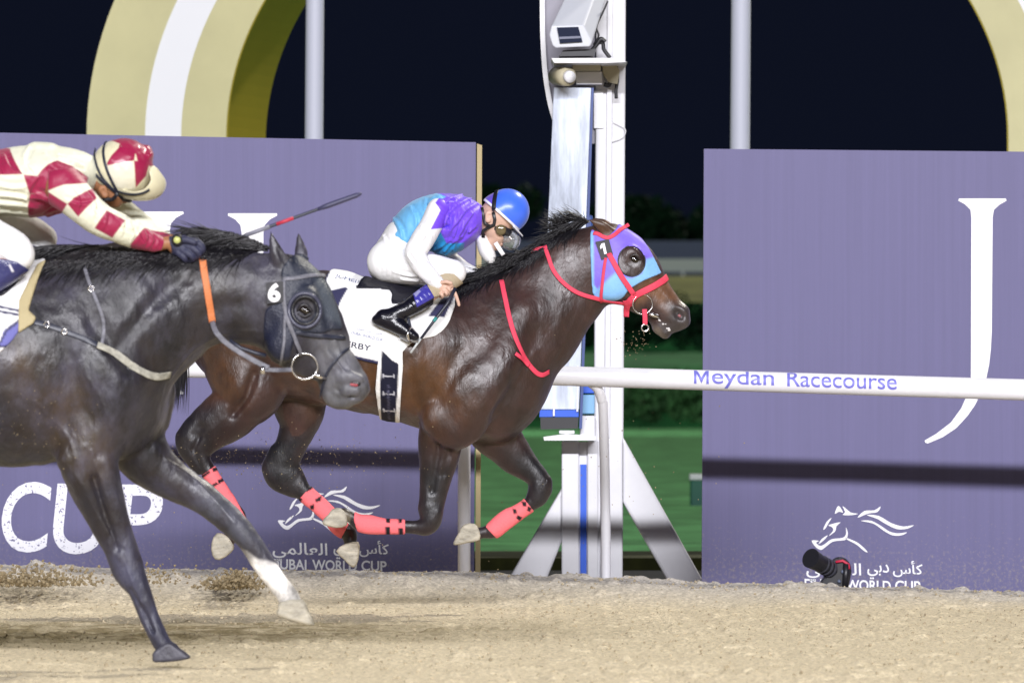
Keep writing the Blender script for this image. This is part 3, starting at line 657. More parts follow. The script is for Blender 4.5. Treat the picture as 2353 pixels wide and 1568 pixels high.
# ================================================================== HORSES
M['mane'] = mat('mane_hair', (.010, .009, .012), .38, spec=.5)
M['hornb'] = mat('hoof_horn', (.36, .33, .26), .6, var=.4, vscale=18, stretch=(1, 1, 2), bump=.25, bscale=40)
M['hornd'] = mat('hoof_horn_dark', (.06, .058, .075), .5, var=.25, vscale=30, bump=.2, bscale=60)
M['eye'] = mat('eye_dark', (.008, .005, .004), .06, spec=.7, coat=.5)
M['nostril'] = mat('nostril_flesh', (.24, .075, .085), .45); M['dkhole'] = mat('nostril_hollow_dark', (.006, .005, .006), .4)  # near black stands in for the shade inside the nostril
M['pink'] = mat('pink_strap', (.70, .050, .10), .7, bump=.1, bscale=120)
def coat(name, dust, amt, r0, r1, spec, sheen=.08, shade=(.03, .014, .008), samt=.6, con=(.45, 1.5)):
    m = bpy.data.materials.new(name); m.use_nodes = True; nt = m.node_tree; N = nt.nodes; K = nt.links; b = N['Principled BSDF']; I = b.inputs
    I['Specular IOR Level'].default_value = spec; I['Sheen Weight'].default_value = sheen; I['Sheen Tint'].default_value = (.75, .72, .95, 1)
    tc = N.new('ShaderNodeTexCoord')
    def noise(scale, detail=5, st=(1, 1, 1), rot=0, rough=.6):
        mp = N.new('ShaderNodeMapping'); mp.inputs['Scale'].default_value = st; mp.inputs['Rotation'].default_value = (0, rot, 0); K.new(tc.outputs['Object'], mp.inputs[0])
        n = N.new('ShaderNodeTexNoise'); n.inputs['Scale'].default_value = scale; n.inputs['Detail'].default_value = detail; n.inputs['Roughness'].default_value = rough
        K.new(mp.outputs[0], n.inputs['Vector']); return n.outputs[0]
    def rng(x, a, b_, c, d):
        r = N.new('ShaderNodeMapRange'); r.inputs[1].default_value = a; r.inputs[2].default_value = b_; r.inputs[3].default_value = c; r.inputs[4].default_value = d; K.new(x, r.inputs[0]); return r.outputs[0]
    a = N.new('ShaderNodeVertexColor'); a.layer_name = 'Col'
    mx = N.new('ShaderNodeMix'); mx.data_type = 'RGBA'; mx.blend_type = 'MULTIPLY'; mx.inputs[0].default_value = 1
    K.new(a.outputs[0], mx.inputs[6]); K.new(rng(noise(7, 6, (1, 1, .6), .5), .32, .68, *con), mx.inputs[7])
    m2 = N.new('ShaderNodeMix'); m2.data_type = 'RGBA'; K.new(rng(noise(5.5, 9, (1, 1, .7), .6, .7), .47, .68, 0, amt), m2.inputs[0]); K.new(mx.outputs[2], m2.inputs[6]); m2.inputs[7].default_value = (*dust, 1)
    m3 = N.new('ShaderNodeMix'); m3.data_type = 'RGBA'; K.new(rng(noise(3.4, 7, (1, 1, .8), .4, .65), .50, .66, 0, samt), m3.inputs[0]); K.new(m2.outputs[2], m3.inputs[6]); m3.inputs[7].default_value = (*shade, 1); m2 = m3
    K.new(m2.outputs[2], I['Base Color']); K.new(rng(noise(9, 6), .3, .7, r0, r1), I['Roughness'])
    last = None
    for sc_, st, ro, stg, dist in ((11, (1, 1, .55), .5, .42, .02), (38, (1, 1, .5), .55, .22, .008), (170, (1, 1, .22), .5, .42, .002)):
        bp = N.new('ShaderNodeBump'); bp.inputs['Strength'].default_value = stg; bp.inputs['Distance'].default_value = dist
        K.new(noise(sc_, 4, st, ro), bp.inputs['Height'])
        if last: K.new(last, bp.inputs['Normal'])
        last = bp.outputs[0]
    K.new(last, I['Normal']); return m
M['coatbay'] = coat('bay_coat', (.060, .045, .047), .25, .30, .52, .55, .08, (.016, .009, .010), .55)
M['coatdark'] = coat('dark_coat', (.070, .066, .100), .62, .33, .58, .48, .07, (.016, .010, .006), .85, (.30, 1.9))
BLK = (.0085, .008, .011)
def mane(fr, S, crest, n, length, m, parent, seed=1, lean=(-1, .35), wid=2.4, puff=0, spread=.8, lift=0):
    r = np.random.default_rng(seed); C = crom(crest, 8); st = []
    for _ in range(n):
        t = r.random()*(len(C)-1); i = int(t); p = C[i]*(1-(t-i))+C[min(i+1, len(C)-1)]*(t-i)
        l = length*(.55+.7*r.random()); a = math.atan2(lean[1], lean[0])+r.normal()*.22*spread; w0 = r.normal()*5
        bend = r.normal()*.25; P = []; u, v, w = p[0], p[1]+3-lift*r.random(), w0
        for k in range(6):
            P.append((u, v, w)); a2 = a+bend*k*.3-.10*k
            u += l/5*math.cos(a2); v += l/5*math.sin(a2)
            wn = S.near(u, v); inside = S.at(u, v, wn+1) < 4
            w = (wn-2.5-2*r.random()) if inside and k > 0 else w+r.normal()*2-1.5
        st.append((np.array(P), wid*(.6+.8*r.random())))
    return hair(fr, st, m, 'mane', parent)
def rotball(u, v, w, r, rw): return [(u-.5, v, w, r, rw), (u+.5, v, w, r, rw)]

# ------------------------------------------------------------------ bay horse, number 1
FB = Frame(29.8)
bay = empty('race_horse', (FB.w([(900, 1404, 0)])[0][0], 29.8, 0), 'dark bay horse with number 1 and purple and blue hood, galloping in front', 'horse', 'galloping race horses')
S = Solid(330, 1610, 470, 1310, -170, 170, 3.0); SB = S
S.add([(560, 770, 0, 128, 115), (680, 769, 0, 147, 138), (775, 779, 0, 155, 148), (830, 790, 0, 152, 150), (900, 805, 0, 154, 148), (1000, 828, 0, 160, 136), (1080, 848, 0, 158, 118), (1132, 868, 0, 126, 100)], 0)
S.add([pr((1345, 520), (1385, 690), 0, 46), pr((1290, 538), (1350, 735), 0, 48), pr((1220, 588), (1313, 790), 0, 55), pr((1150, 628), (1280, 850), 0, 70), pr((1085, 652), (1225, 905), 0, 92)], 40)
S.add([(1190, 800, 0, 70, 70), (1180, 900, 0, 66, 85), (1150, 960, 0, 52, 70)], 30)
S.blur(26)
for sg in (-1, 1):
    S.add([(1195, 720, sg*48, 34, 30), (1150, 830, sg*92, 48, 30), (1090, 900, sg*112, 62, 32), (1060, 960, sg*95, 62, 36)], 26)   # shoulder to triceps
    S.add([(1010, 960, sg*98, 44, 34), (1040, 985, sg*85, 50, 34)], 20)
    S.cut([(1105, 700, sg*118, 8, 14), (1068, 800, sg*150, 8, 16), (1020, 900, sg*158, 8, 16)], 24)
    S.cut([(1235, 760, sg*92, 8, 14), (1195, 870, sg*118, 9, 18), (1140, 960, sg*122, 8, 18)], 22)
    S.cut([(1330, 700, sg*66, 5, 10), (1290, 790, sg*78, 6, 12), (1255, 850, sg*88, 6, 12)], 14)
    S.cut([(1290, 600, sg*64, 6, 10), (1210, 660, sg*80, 7, 12), (1140, 710, sg*105, 7, 12)], 18)
    for i in range(6):
        S.add([(770+38*i, 780, sg*138, 8, 6), (760+40*i, 850, sg*135, 8, 6), (772+40*i, 905, sg*113, 7, 6)], 12)  # ribs
S.noise(3.0, (70, 60, 60), 4); S.noise(1.6, (26, 40, 30), 5); S.blur(8)
# head
S.add(prs(Z4, [((1320, 222), (1165, 640), 0, 40), ((1435, 300), (1225, 825), 0, 50), ((1520, 405), (1345, 850), 0, 48), ((1610, 555), (1430, 915), 0, 38), ((1705, 690), (1530, 955), 0, 32), ((1790, 800), (1610, 1040), 0, 29), ((1815, 870), (1690, 1060), 0, 26)]), 16)
S.add(sts(Z4, [(1640, 1040, 0, 52, 75), (1690, 1085, 0, 45, 75)]), 10)
S.add(sts(Z4, [(1810, 930, 0, 82, 95), (1830, 980, 0, 62, 85)]), 12)
for sg in (-1, 1):
    S.add(sts(Z4, [(1250, 700, sg*120, 110, 60), (1290, 620, sg*118, 110, 60)]), 14)   # cheek
    S.add(sts(Z4, [(1420, 470, sg*150, 70, 30), (1520, 620, sg*120, 35, 25), (1620, 760, sg*92, 22, 22)]), 10)  # brow and facial crest
    S.cut(sts(Z4, [(1440, 505, sg*190, 40, 26)]*1+[(1446, 508, sg*190, 40, 26)]), 6)
    S.cut(sts(Z4, [(1785, 925, sg*118, 34, 60), (1815, 955, sg*112, 30, 55)]), 6)
    S.cut(sts(Z4, [(1850, 1045, sg*100, 8, 40), (1760, 1020, sg*110, 9, 36), (1650, 985, sg*118, 9, 30)]), 5)
    S.cut(sts(Z4, [(1560, 720, sg*160, 30, 30), (1700, 850, sg*130, 24, 26)]), 14)
# ears, laid back; neck and shoulder muscles
S.add(sts(Z4, [(1255, 285, -95, 42, 36), (1190, 240, -120, 44, 30), (1120, 205, -130, 26, 16), (1050, 172, -130, 6, 6)]), 6)
S.add(sts(Z4, [(1270, 260, 95, 40, 36), (1210, 215, 120, 40, 30), (1130, 180, 130, 22, 16), (1080, 165, 130, 6, 6)]), 6)
S.cut(sts(Z4, [(1230, 285, -150, 20, 26), (1150, 235, -158, 16, 18)]), 5)
def legs(S, z, rows, k=10, n=5): S.add(prs(z, rows), k, n)
A_ = [((250, 200), (770, 250), -45, 62), ((320, 380), (735, 420), -52, 66), ((335, 470), (650, 505), -55, 52), ((255, 560), (560, 570), -57, 42), ((170, 622), (430, 660), -57, 30),
      ((116, 680), (335, 745), -57, 24), ((140, 745), (300, 790), -57, 19), ((205, 840), (313, 830), -57, 17), ((258, 905), (333, 862), -57, 14), ((330, 1010), (405, 985), -57, 13), ((395, 1100), (470, 1075), -57, 13),
      ((425, 1170), (515, 1150), -57, 17), ((410, 1225), (480, 1245), -57, 15), ((365, 1260), (440, 1300), -57, 16)]
legs(S, Z6, A_)
B_ = [((600, 330), (970, 380), 50, 62), ((655, 520), (950, 530), 54, 52), ((690, 600), (915, 620), 55, 42), ((665, 730), (845, 740), 55, 30), ((608, 830), (805, 845), 55, 24), ((590, 890), (815, 885), 55, 22),
      ((650, 945), (838, 925), 55, 18), ((745, 1005), (862, 970), 55, 15), ((797, 1045), (876, 985), 55, 13), ((878, 1112), (950, 1050), 55, 12), ((945, 1175), (1010, 1110), 55, 13), ((985, 1225), (1075, 1170), 55, 17), ((1040, 1260), (1125, 1220), 55, 15), ((1060, 1300), (1130, 1290), 55, 17)]
legs(S, Z6, B_)
C_ = [((1500, 600), (1750, 620), -62, 40), ((1484, 700), (1742, 690), -58, 36), ((1486, 790), (1720, 790), -55, 32), ((1492, 900), (1685, 880), -52, 27), ((1490, 1000), (1652, 1000), -50, 23), ((1484, 1090), (1628, 1095), -50, 21)]
legs(S, Z6, C_)
S.add(sts(Z6, [(1556, 1090, -123, 70, 54), (1556, 1160, -123, 62, 54), (1530, 1198, -123, 52, 48), (1470, 1203, -123, 40, 34), (1410, 1200, -123, 39, 30), (1300, 1198, -123, 40, 30), (1215, 1188, -123, 50, 38), (1150, 1178, -123, 44, 36), (1105, 1145, -123, 32, 30), (1060, 1128, -123, 36, 36)]), 5)
D_ = [((2040, 600), (1780, 720), 45, 44), ((2075, 670), (1850, 770), 48, 38), ((2130, 770), (1940, 840), 50, 30), ((2185, 855), (2040, 895), 50, 24), ((2228, 920), (2100, 935), 50, 22), ((2240, 985), (2108, 975), 50, 22), ((2222, 1040), (2100, 1020), 50, 19),
      ((2150, 1105), (2085, 1050), 50, 14), ((2080, 1152), (2030, 1085), 50, 12), ((2000, 1215), (1945, 1128), 50, 14), ((1935, 1262), (1885, 1185), 50, 16), ((1880, 1262), (1835, 1210), 50, 13), ((1835, 1275), (1800, 1215), 50, 15)]
legs(S, Z6, D_)
# tendons and muscle lines of the near limbs
S.cut(sts(Z6, [(1600, 740, -222, 10, 20), (1590, 850, -198, 9, 16), (1560, 1000, -176, 7, 12)]), 14)
S.cut(sts(Z6, [(1660, 760, -214, 8, 18), (1630, 900, -190, 7, 12)]), 12)
S.cut(sts(Z6, [(560, 340, -285, 14, 26), (520, 460, -276, 14, 26), (440, 560, -240, 10, 18)]), 22)
S.cut(sts(Z6, [(250, 690, -200, 10, 18), (215, 760, -190, 8, 14)]), 10)
S.add(sts(Z6, [(215, 610, -140, 26, 22), (150, 662, -141, 24, 22), (132, 700, -141, 22, 22), (165, 800, -141, 20, 20), (230, 890, -141, 20, 20)]), 5)
S.cut(sts(Z6, [(250, 640, -225, 16, 22), (225, 680, -215, 10, 16)]), 14); S.cut(sts(Z6, [(210, 770, -192, 7, 14), (250, 860, -184, 6, 12)]), 8)
S.add(sts(Z6, [(660, 760, 136, 26, 22), (612, 850, 136, 22, 22), (615, 890, 136, 20, 20), (690, 960, 136, 20, 20)]), 5)
S.add(sts(Z6, [(1585, 1120, -150, 36, 26), (1560, 1170, -152, 30, 22)]), 8); S.add(sts(Z6, [(2215, 945, 118, 30, 30), (2215, 1000, 118, 26, 30)]), 8)
S.noise(.9, (16, 26, 16), 6); S.noise(.55, (8, 14, 9), 7)
for p_ in ([(1560, 720), (1600, 820), (1590, 900), (1540, 1000), (1530, 1090)], [(1640, 700), (1650, 800), (1610, 900)], [(1700, 420), (1640, 500), (1600, 580), (1610, 660)], [(900, 480), (1050, 540), (1180, 560)], [(520, 300), (560, 400), (540, 500), (470, 580)], [(420, 560), (330, 640), (270, 700), (260, 800)]):
    S.vein(L(Z6, p_), 2.2)
for p_ in ([(1500, 690), (1440, 760), (1420, 830)], [(1600, 720), (1540, 800), (1500, 850)], [(1650, 720), (1690, 800), (1740, 870)]): S.vein(L(Z4, p_), 1.4)
S.vein([(1330, 720), (1290, 790), (1250, 850), (1215, 900)], 3.2); S.vein([(1240, 800), (1190, 850), (1170, 920), (1130, 960)], 2.4)
P_ = lambda z, p: smoothpoly(L(z, p), 3)
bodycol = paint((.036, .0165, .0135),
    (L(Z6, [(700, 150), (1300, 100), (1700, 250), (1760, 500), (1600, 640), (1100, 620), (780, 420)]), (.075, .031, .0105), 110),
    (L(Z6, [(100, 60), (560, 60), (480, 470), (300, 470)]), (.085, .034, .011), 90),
    (L(Z6, [(0, 500), (370, 520), (330, 760), (420, 1450), (0, 1450)]), BLK, 40), (L(Z6, [(540, 640), (960, 640), (840, 800), (1200, 1300), (1160, 1440), (980, 1430), (540, 1000)]), BLK, 70, (20, 200)),
    (L(Z6, [(1420, 790), (1720, 850), (1680, 1270), (900, 1270), (900, 1050), (1440, 1050)]), BLK, 90, (-200, -10)), (L(Z6, [(1950, 760), (2280, 760), (2280, 1120), (1660, 1330), (1660, 1150), (2040, 1010)]), BLK, 70, (10, 200)),
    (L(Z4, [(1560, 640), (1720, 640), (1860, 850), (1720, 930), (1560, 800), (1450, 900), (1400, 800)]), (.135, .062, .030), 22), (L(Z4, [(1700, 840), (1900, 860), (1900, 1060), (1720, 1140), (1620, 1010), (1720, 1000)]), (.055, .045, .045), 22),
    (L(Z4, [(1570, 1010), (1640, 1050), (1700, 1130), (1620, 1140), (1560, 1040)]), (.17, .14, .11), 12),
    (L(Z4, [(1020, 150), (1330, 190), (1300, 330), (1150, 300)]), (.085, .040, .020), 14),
    (L(Z6, [(1030, 1090), (1110, 1130), (1080, 1220), (940, 1200), (940, 1090)]), (.16, .135, .09), 6, (-200, -10)))
S.blur(2)
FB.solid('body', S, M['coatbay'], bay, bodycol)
def hoof(fr, parent, P, m, w, rw, rho):
    P = np.array(P); s = Solid(P[:, 0].min()-8, P[:, 0].max()+8, P[:, 1].min()-8, P[:, 1].max()+8, w-rw-6, w+rw+6, 1.4)
    p = s.poly(smoothpoly(P, 2))[..., None]+rho; q = np.abs(s.ax[2]-w)[None, None, :]-(rw-rho)
    s.D = np.sqrt(np.maximum(p, 0)**2+np.maximum(q, 0)**2)+np.minimum(np.maximum(p, q), 0)-rho
    s.D = s.D.astype(np.float32); s.noise(.2, (6, 8, 6), 3)
    return fr.solid('hoof', s, m, parent)
hoof(FB, bay, L(Z6, [(345, 1235), (400, 1250), (440, 1305), (425, 1345), (358, 1388), (320, 1362), (315, 1290)]), M['hornb'], -57, 21, 6)
hoof(FB, bay, L(Z6, [(1065, 1300), (1138, 1290), (1144, 1350), (1130, 1420), (1102, 1435), (1060, 1392), (1012, 1342)]), M['hornb'], 55, 22, 6)
hoof(FB, bay, L(Z6, [(1000, 1098), (1045, 1095), (1078, 1130), (1080, 1190), (1022, 1206), (950, 1188), (945, 1160), (975, 1130)]), M['hornb'], -50, 21, 6)
hoof(FB, bay, L(Z6, [(1740, 1192), (1800, 1186), (1830, 1225), (1832, 1280), (1760, 1296), (1692, 1309), (1682, 1292), (1710, 1240)]), M['hornb'], 50, 21, 6)
for sg in (-1, 1):
    we = S.near(*Z4(1444, 503), sg); es = Solid(*[Z4(1444, 503)[0]-14, Z4(1444, 503)[0]+14, Z4(1444, 503)[1]-13, Z4(1444, 503)[1]+13], we-14, we+14, 1.0)
    es.add([(Z4(1432, 496)[0], Z4(1432, 496)[1], we-sg*2.5, 7.5, 7), (Z4(1452, 508)[0], Z4(1452, 508)[1], we-sg*2.5, 7.5, 7)], 0, 1); FB.solid('eye', es, M['eye'], bay)
    sl = Solid(*[Z4(1444, 503)[0]-20, Z4(1444, 503)[0]+20, Z4(1444, 503)[1]-20, Z4(1444, 503)[1]+20], we-16, we+16, 1.0)
    sl.add([(*Z4(1395, 500), we-sg*1, 3, 4), (*Z4(1420, 470), we+sg*1.5, 3.4, 4), (*Z4(1455, 468), we+sg*1.5, 3.4, 4), (*Z4(1485, 505), we-sg*1, 2.5, 4)], 0); FB.solid('eyelid', sl, mat('eyelid_skin', (.016, .010, .010), .4, bump=.2, bscale=60), bay)
    wn = S.near(*Z4(1800, 942), sg); ns = Solid(*[Z4(1800, 942)[0]-18, Z4(1800, 942)[0]+18, Z4(1800, 942)[1]-18, Z4(1800, 942)[1]+18], wn-12, wn+12, 1.0)
    ns.add([(*Z4(1788, 910), wn-sg*1.5, 4, 3), (*Z4(1780, 945), wn-sg*1.5, 7.5, 3), (*Z4(1805, 970), wn-sg*1.5, 6.5, 3), (*Z4(1830, 960), wn-sg*1.5, 4, 3)], 0)
    no_ = FB.solid('nostril', ns, M['dkhole'], bay)
    n2 = Solid(*[Z4(1800, 942)[0]-18, Z4(1800, 942)[0]+18, Z4(1800, 942)[1]-18, Z4(1800, 942)[1]+18], wn-12, wn+12, 1.0); n2.add([(*Z4(1798, 945), wn+sg*.2, 3.6, 2.4), (*Z4(1806, 950), wn+sg*.2, 3.2, 2.4)], 0, 1); FB.solid('nostril_lining', n2, M['nostril'], no_)
# hood, number, bridle, reins
hoodP = smoothpoly(L(Z4, [(1094, 284), (1150, 296), (1225, 316), (1290, 262), (1330, 205), (1400, 225), (1470, 290), (1560, 410), (1650, 590), (1650, 612), (1510, 672), (1400, 742), (1335, 815), (1200, 835), (1125, 792), (1103, 690)]), 3)
eyeh = [(Z4(1420, 515)[0]+30*math.cos(t), Z4(1420, 515)[1]+34*math.sin(t)) for t in np.linspace(0, 2*math.pi, 28, endpoint=False)]
hs = S.shell(hoodP, 2.6, holes=[eyeh]); hs.h = S.h
LB = (.22, .46, .80); PU = (.20, .135, .66)
hcol = paint(PU, (L(Z4, [(1150, 735), (1290, 605), (1340, 640), (1420, 650), (1500, 610), (1535, 500), (1600, 480), (1700, 600), (1400, 900), (1100, 900)]), LB, 7), (L(Z4, [(1080, 270), (1118, 280), (1120, 700), (1150, 740), (1100, 860)]), LB, 3))
hood = FB.solid('hood', hs, mat('hood_lycra', rough=.5, spec=.35, attr=True, bump=.08, bscale=60), bay, hcol)
t = np.linspace(0, 2*math.pi, 40, endpoint=False); ep = [(Z4(1420, 515)[0]+31*math.cos(q), Z4(1420, 515)[1]+35*math.sin(q)) for q in t]
V, Fc = tube(FB.w([(u, v, S.near(u, v)-2.2) for u, v in ep]), .0035, 8, closed=True); mesh('eye_hole_trim', V, Fc, M['black'], hood)
br = strap(S, FB, 'bridle', L(Z4, [(1392, 232), (1320, 275), (1230, 332), (1150, 300), (1120, 300)]), 9, M['pink'], bay, off=4.2)
strap(S, FB, 'cheek_strap', L(Z4, [(1235, 450), (1340, 640), (1440, 775)]), 12, M['pink'], br, off=4.6)
strap(S, FB, 'throat_strap', L(Z4, [(1215, 490), (1195, 650), (1178, 835)]), 7, M['pink'], br, off=4.2)
strap(S, FB, 'noseband', L(Z4, [(1697, 640), (1660, 672), (1560, 730), (1450, 785), (1395, 850), (1385, 945)]), 15, M['pink'], br, off=3.2)
strap(S, FB, 'chin_strap', L(Z4, [(1440, 790), (1400, 835), (1355, 835)]), 16, M['pink'], br, off=4.6)
w0 = S.near(*Z4(1505, 855))-5
ring(FB, (*Z4(1507, 856), w0), 22.5, 1.5, M['silver'], 'bit_ring', br)
mesh('bit', *tube(FB.w([(*Z4(1560, 930), w0), (*Z4(1600, 945), w0+3), (*Z4(1640, 960), w0+9)]), .008, 8), M['silver'], br)
strap(S, FB, 'bit_strap', L(Z4, [(1522, 895), (1526, 960), (1527, 1018)]), 11, M['pink'], br, wfix=[w0-3, w0-2, w0])
ring(FB, (*Z4(1527, 1042), w0), 8, 2.0, M['silver'], 'small_ring', br)
# lather at the mouth
ls = Solid(*[Z4(1540, 0)[0], Z4(1770, 0)[0], Z4(0, 880)[1], Z4(0, 1110)[1]], -45, 10, 1.2)
rq = np.random.default_rng(5)
for a, b in (((1575, 925), (1640, 960)), ((1640, 975), (1745, 1082))):
    for k in range(9):
        q = rq.random(); u, v = Z4(a[0]+(b[0]-a[0])*q+rq.normal()*7, a[1]+(b[1]-a[1])*q+rq.normal()*5); ls.add(rotball(u, v, S.near(u, v)-.5, 1.3+1.3*rq.random(), 1.6), 2, 1)
FB.solid('lather', ls, mat('lather', (.55, .53, .53), .4), bay)
tagP = L(Z4, [(1132, 362), (1238, 340), (1272, 462), (1180, 508)]); wt = min(S.near(*p) for p in tagP)-5
q = FB.w([(u, v, wt) for u, v in tagP]+[(u, v, wt+5) for u, v in tagP])
tg = mesh('number_tag', q, [(0, 1, 2, 3), (7, 6, 5, 4)]+[(i, 4+i, 4+(i+1) % 4, (i+1) % 4) for i in range(4)], M['black'], br, smooth=False)
P = [(-2, -12), (5, -12), (5, 13), (-1, 13), (-1, -3), (-7, 0), (-7, -6)]; Fc = [(0, 1, 2, 3, 4), (0, 4, 5, 6)]; ca, sa = math.cos(-.22), math.sin(-.22); cx_, cy_ = Z4(1196, 415)
mesh('digit', FB.w([(cx_+x*ca-y*sa, cy_+x*sa+y*ca, wt-.7) for x, y in P]), Fc, M['letter'], tg, smooth=False)
rein = strap(S, FB, 'rein', L(Z4, [(1430, 850), (1340, 838), (1180, 815), (1000, 770), (880, 690), (800, 590), (760, 480), (738, 400)]), 9.5, M['pink'], bay, off=4)
strap(S, FB, 'rein_end', L(Z4, [(745, 405), (690, 415), (620, 432)]), 9, M['pink'], rein, wfix=[-20, -14, -10])
nk = strap(S, FB, 'neck_strap', L(Z4, [(386, 670), (420, 830), (480, 1080), (560, 1270), (640, 1380), (700, 1416), (760, 1390)]), 11, M['pink'], bay, off=2.5)
strap(S, FB, 'strap_end', L(Z4, [(492, 1250), (540, 1290), (600, 1345)]), 9, M['pink'], nk, off=4.5)
# leg bandages with black tape rings
bmat = mat('bandage_cloth', rough=.75, spec=.2, attr=True, bump=.25, bscale=110)
PK = (.84, .17, .19); TP = (.012, .012, .015)
def bandage(z, P, tapes, w):
    sh = S.shell(L(z, P), 2.4, w=w)
    FB.solid('leg_bandage', sh, bmat, bay, paint(PK, *[(L(z, q), TP, 2.0) for q in tapes]))
bandage(Z6, [(235, 925), (345, 845), (560, 1240), (380, 1200)], [[(250, 915), (300, 880), (310, 893), (262, 925)], [(318, 868), (345, 860), (350, 880), (325, 890)], [(310, 965), (345, 945), (352, 960), (318, 980)], [(350, 935), (385, 920), (385, 940), (356, 958)]], (-140, -8))
bandage(Z6, [(790, 1058), (880, 960), (1010, 1080), (1085, 1190), (1040, 1275), (930, 1200)], [[(798, 1035), (822, 1045), (812, 1062), (790, 1052)], [(835, 985), (872, 965), (880, 985), (845, 1005)], [(862, 1085), (890, 1072), (885, 1105), (868, 1105)], [(890, 1050), (930, 1025), (925, 1055), (900, 1065)]], (8, 140))
bandage(Z6, [(1412, 1130), (1412, 1260), (1150, 1260), (1118, 1160), (1125, 1110)], [[(1372, 1150), (1396, 1150), (1392, 1175), (1374, 1180)], [(1372, 1205), (1398, 1205), (1398, 1245), (1374, 1245)], [(1300, 1150), (1326, 1150), (1326, 1178), (1302, 1175)], [(1298, 1200), (1324, 1200), (1324, 1245), (1300, 1245)]], (-140, -8))
bandage(Z6, [(2082, 1040), (2145, 1118), (1940, 1285), (1865, 1205), (1900, 1120)], [[(2070, 1060), (2095, 1062), (2100, 1085), (2080, 1090)], [(2108, 1085), (2128, 1098), (2120, 1120), (2100, 1110)], [(2018, 1100), (2040, 1105), (2045, 1128), (2025, 1130)], [(2045, 1135), (2075, 1150), (2060, 1170), (2040, 1155)]], (8, 140))
crest = L(Z4, [(1085, 190), (1020, 195), (960, 215), (880, 270), (780, 335), (620, 420), (440, 500), (280, 580), (130, 660), (40, 720)])
mane(FB, S, crest, 1500, 78, M['mane'], bay, 3, (-.95, .42), 2.0, spread=.55, lift=5)
mane(FB, S, [(u, v+16) for u, v in crest[3:]], 900, 66, M['mane'], bay, 13, (-.95, .36), 2.0, spread=.55)
mane(FB, S, L(Z4, [(1090, 200), (1020, 175), (940, 190), (880, 230), (820, 280)]), 320, 48, M['mane'], bay, 4, (-.8, -.42), 1.8, spread=1.0, lift=4)
mane(FB, S, L(Z4, [(560, 440), (440, 500), (280, 580), (130, 660), (60, 700)]), 320, 40, M['mane'], bay, 9, (-.9, -.12), 1.8, spread=1.0, lift=4)
st = []; rq = np.random.default_rng(11)
for _ in range(260):
    a = rq.normal()*.5; l = .7+.5*rq.random()
    st.append((np.array([(478+rq.normal()*6, 715+rq.normal()*8, rq.normal()*8), (440, 740+a*8, a*12), (415+a*16, 790+a*10, a*20), (400+a*30*l, 850+20*l+a*20, a*26), (392+a*36*l, 900+40*l*rq.random()+a*20, a*30)]), 2.4))
hair(FB, st, M['mane'], 'tail', bay)

# saddle cloth, girth and saddle of the bay
M['cloth'] = mat('saddle_cloth', rough=.7, spec=.2, attr=True, bump=.12, bscale=40)
M['navy'] = mat('navy_webbing', (.018, .020, .048), .6)
M['leather'] = mat('dark_leather', (.012, .012, .02), .28, spec=.5, bump=.1, bscale=60)
NV = (.035, .035, .085)
clP = smoothpoly(L(Z3, [(85, 985), (110, 920), (165, 880), (300, 915), (420, 965), (600, 1010), (860, 960), (1000, 960), (1118, 1110), (1095, 1250), (1050, 1350), (965, 1425), (850, 1452), (790, 1470), (700, 1560), (640, 1660), (545, 1655), (290, 1590), (170, 1480), (200, 1240), (130, 1100)]), 2)
cls = S.shell(clP, 5.5)
WH = (.80, .80, .80)
clc = paint(WH, (L(Z3, [(100, 1075), (250, 1038), (270, 1050), (215, 1150), (190, 1220), (150, 1140)]), NV, 2), (L(Z3, [(575, 1390), (650, 1400), (560, 1475)]), NV, 2), (L(Z3, [(905, 1270), (1015, 1120), (1112, 1110), (1035, 1275)]), NV, 2),
            (L(Z3, [(255, 1600), (300, 1575), (560, 1635), (545, 1660), (540, 1680), (280, 1620)]), NV, 2), (L(Z3, [(60, 1000), (105, 900), (122, 915), (98, 985), (140, 1100), (120, 1110)]), NV, 2))
sc_ = FB.solid('saddle_cloth', cls, M['cloth'], None, clc); tag(sc_, 'white saddle cloth with navy patches and lettering on the bay horse', 'saddle cloth')
def cloth_text(fr, Sx, txt, z, p0, p1, hgt, off, m, parent, o=0.0):
    # lettering laid along the line p0-p1 on the cloth
    a = np.array(z(*p0)); b = np.array(z(*p1)); ln = np.linalg.norm(b-a); e = (b-a)/ln; n = np.array([-e[1], e[0]])
    P, Fc = text_mesh(txt, 0, -hgt, ln, 0, offset=o); U = a+P[:, :1]*e+P[:, 1:]*n
    return mesh('lettering', fr.w([(u, v, Sx.near(u, v)-off) for u, v in U]), Fc, m, parent, smooth=False)
cloth_text(FB, cls, 'JUMEIRAH', Z3, (165, 962), (462, 1046), 9, 1.0, M['navyedge'], sc_)
cloth_text(FB, cls, 'DERBY', Z3, (190, 1497), (452, 1545), 13, 1.0, M['navy'], sc_, .01)
cloth_text(FB, cls, 'DUBAI WORLD CUP', Z3, (302, 1408), (545, 1470), 6, 1.0, M['navyedge'], sc_)
cloth_text(FB, cls, '  '.join(AR)[::-1], Z3, (318, 1378), (545, 1425), 7, 1.0, M['navyedge'], sc_)
gP = L(Z6, [(1330, 30), (1400, 190), (1402, 300), (1378, 612), (1265, 600), (1245, 420), (1262, 250), (1300, 60)])
gs = S.shell(gP, 7.0)
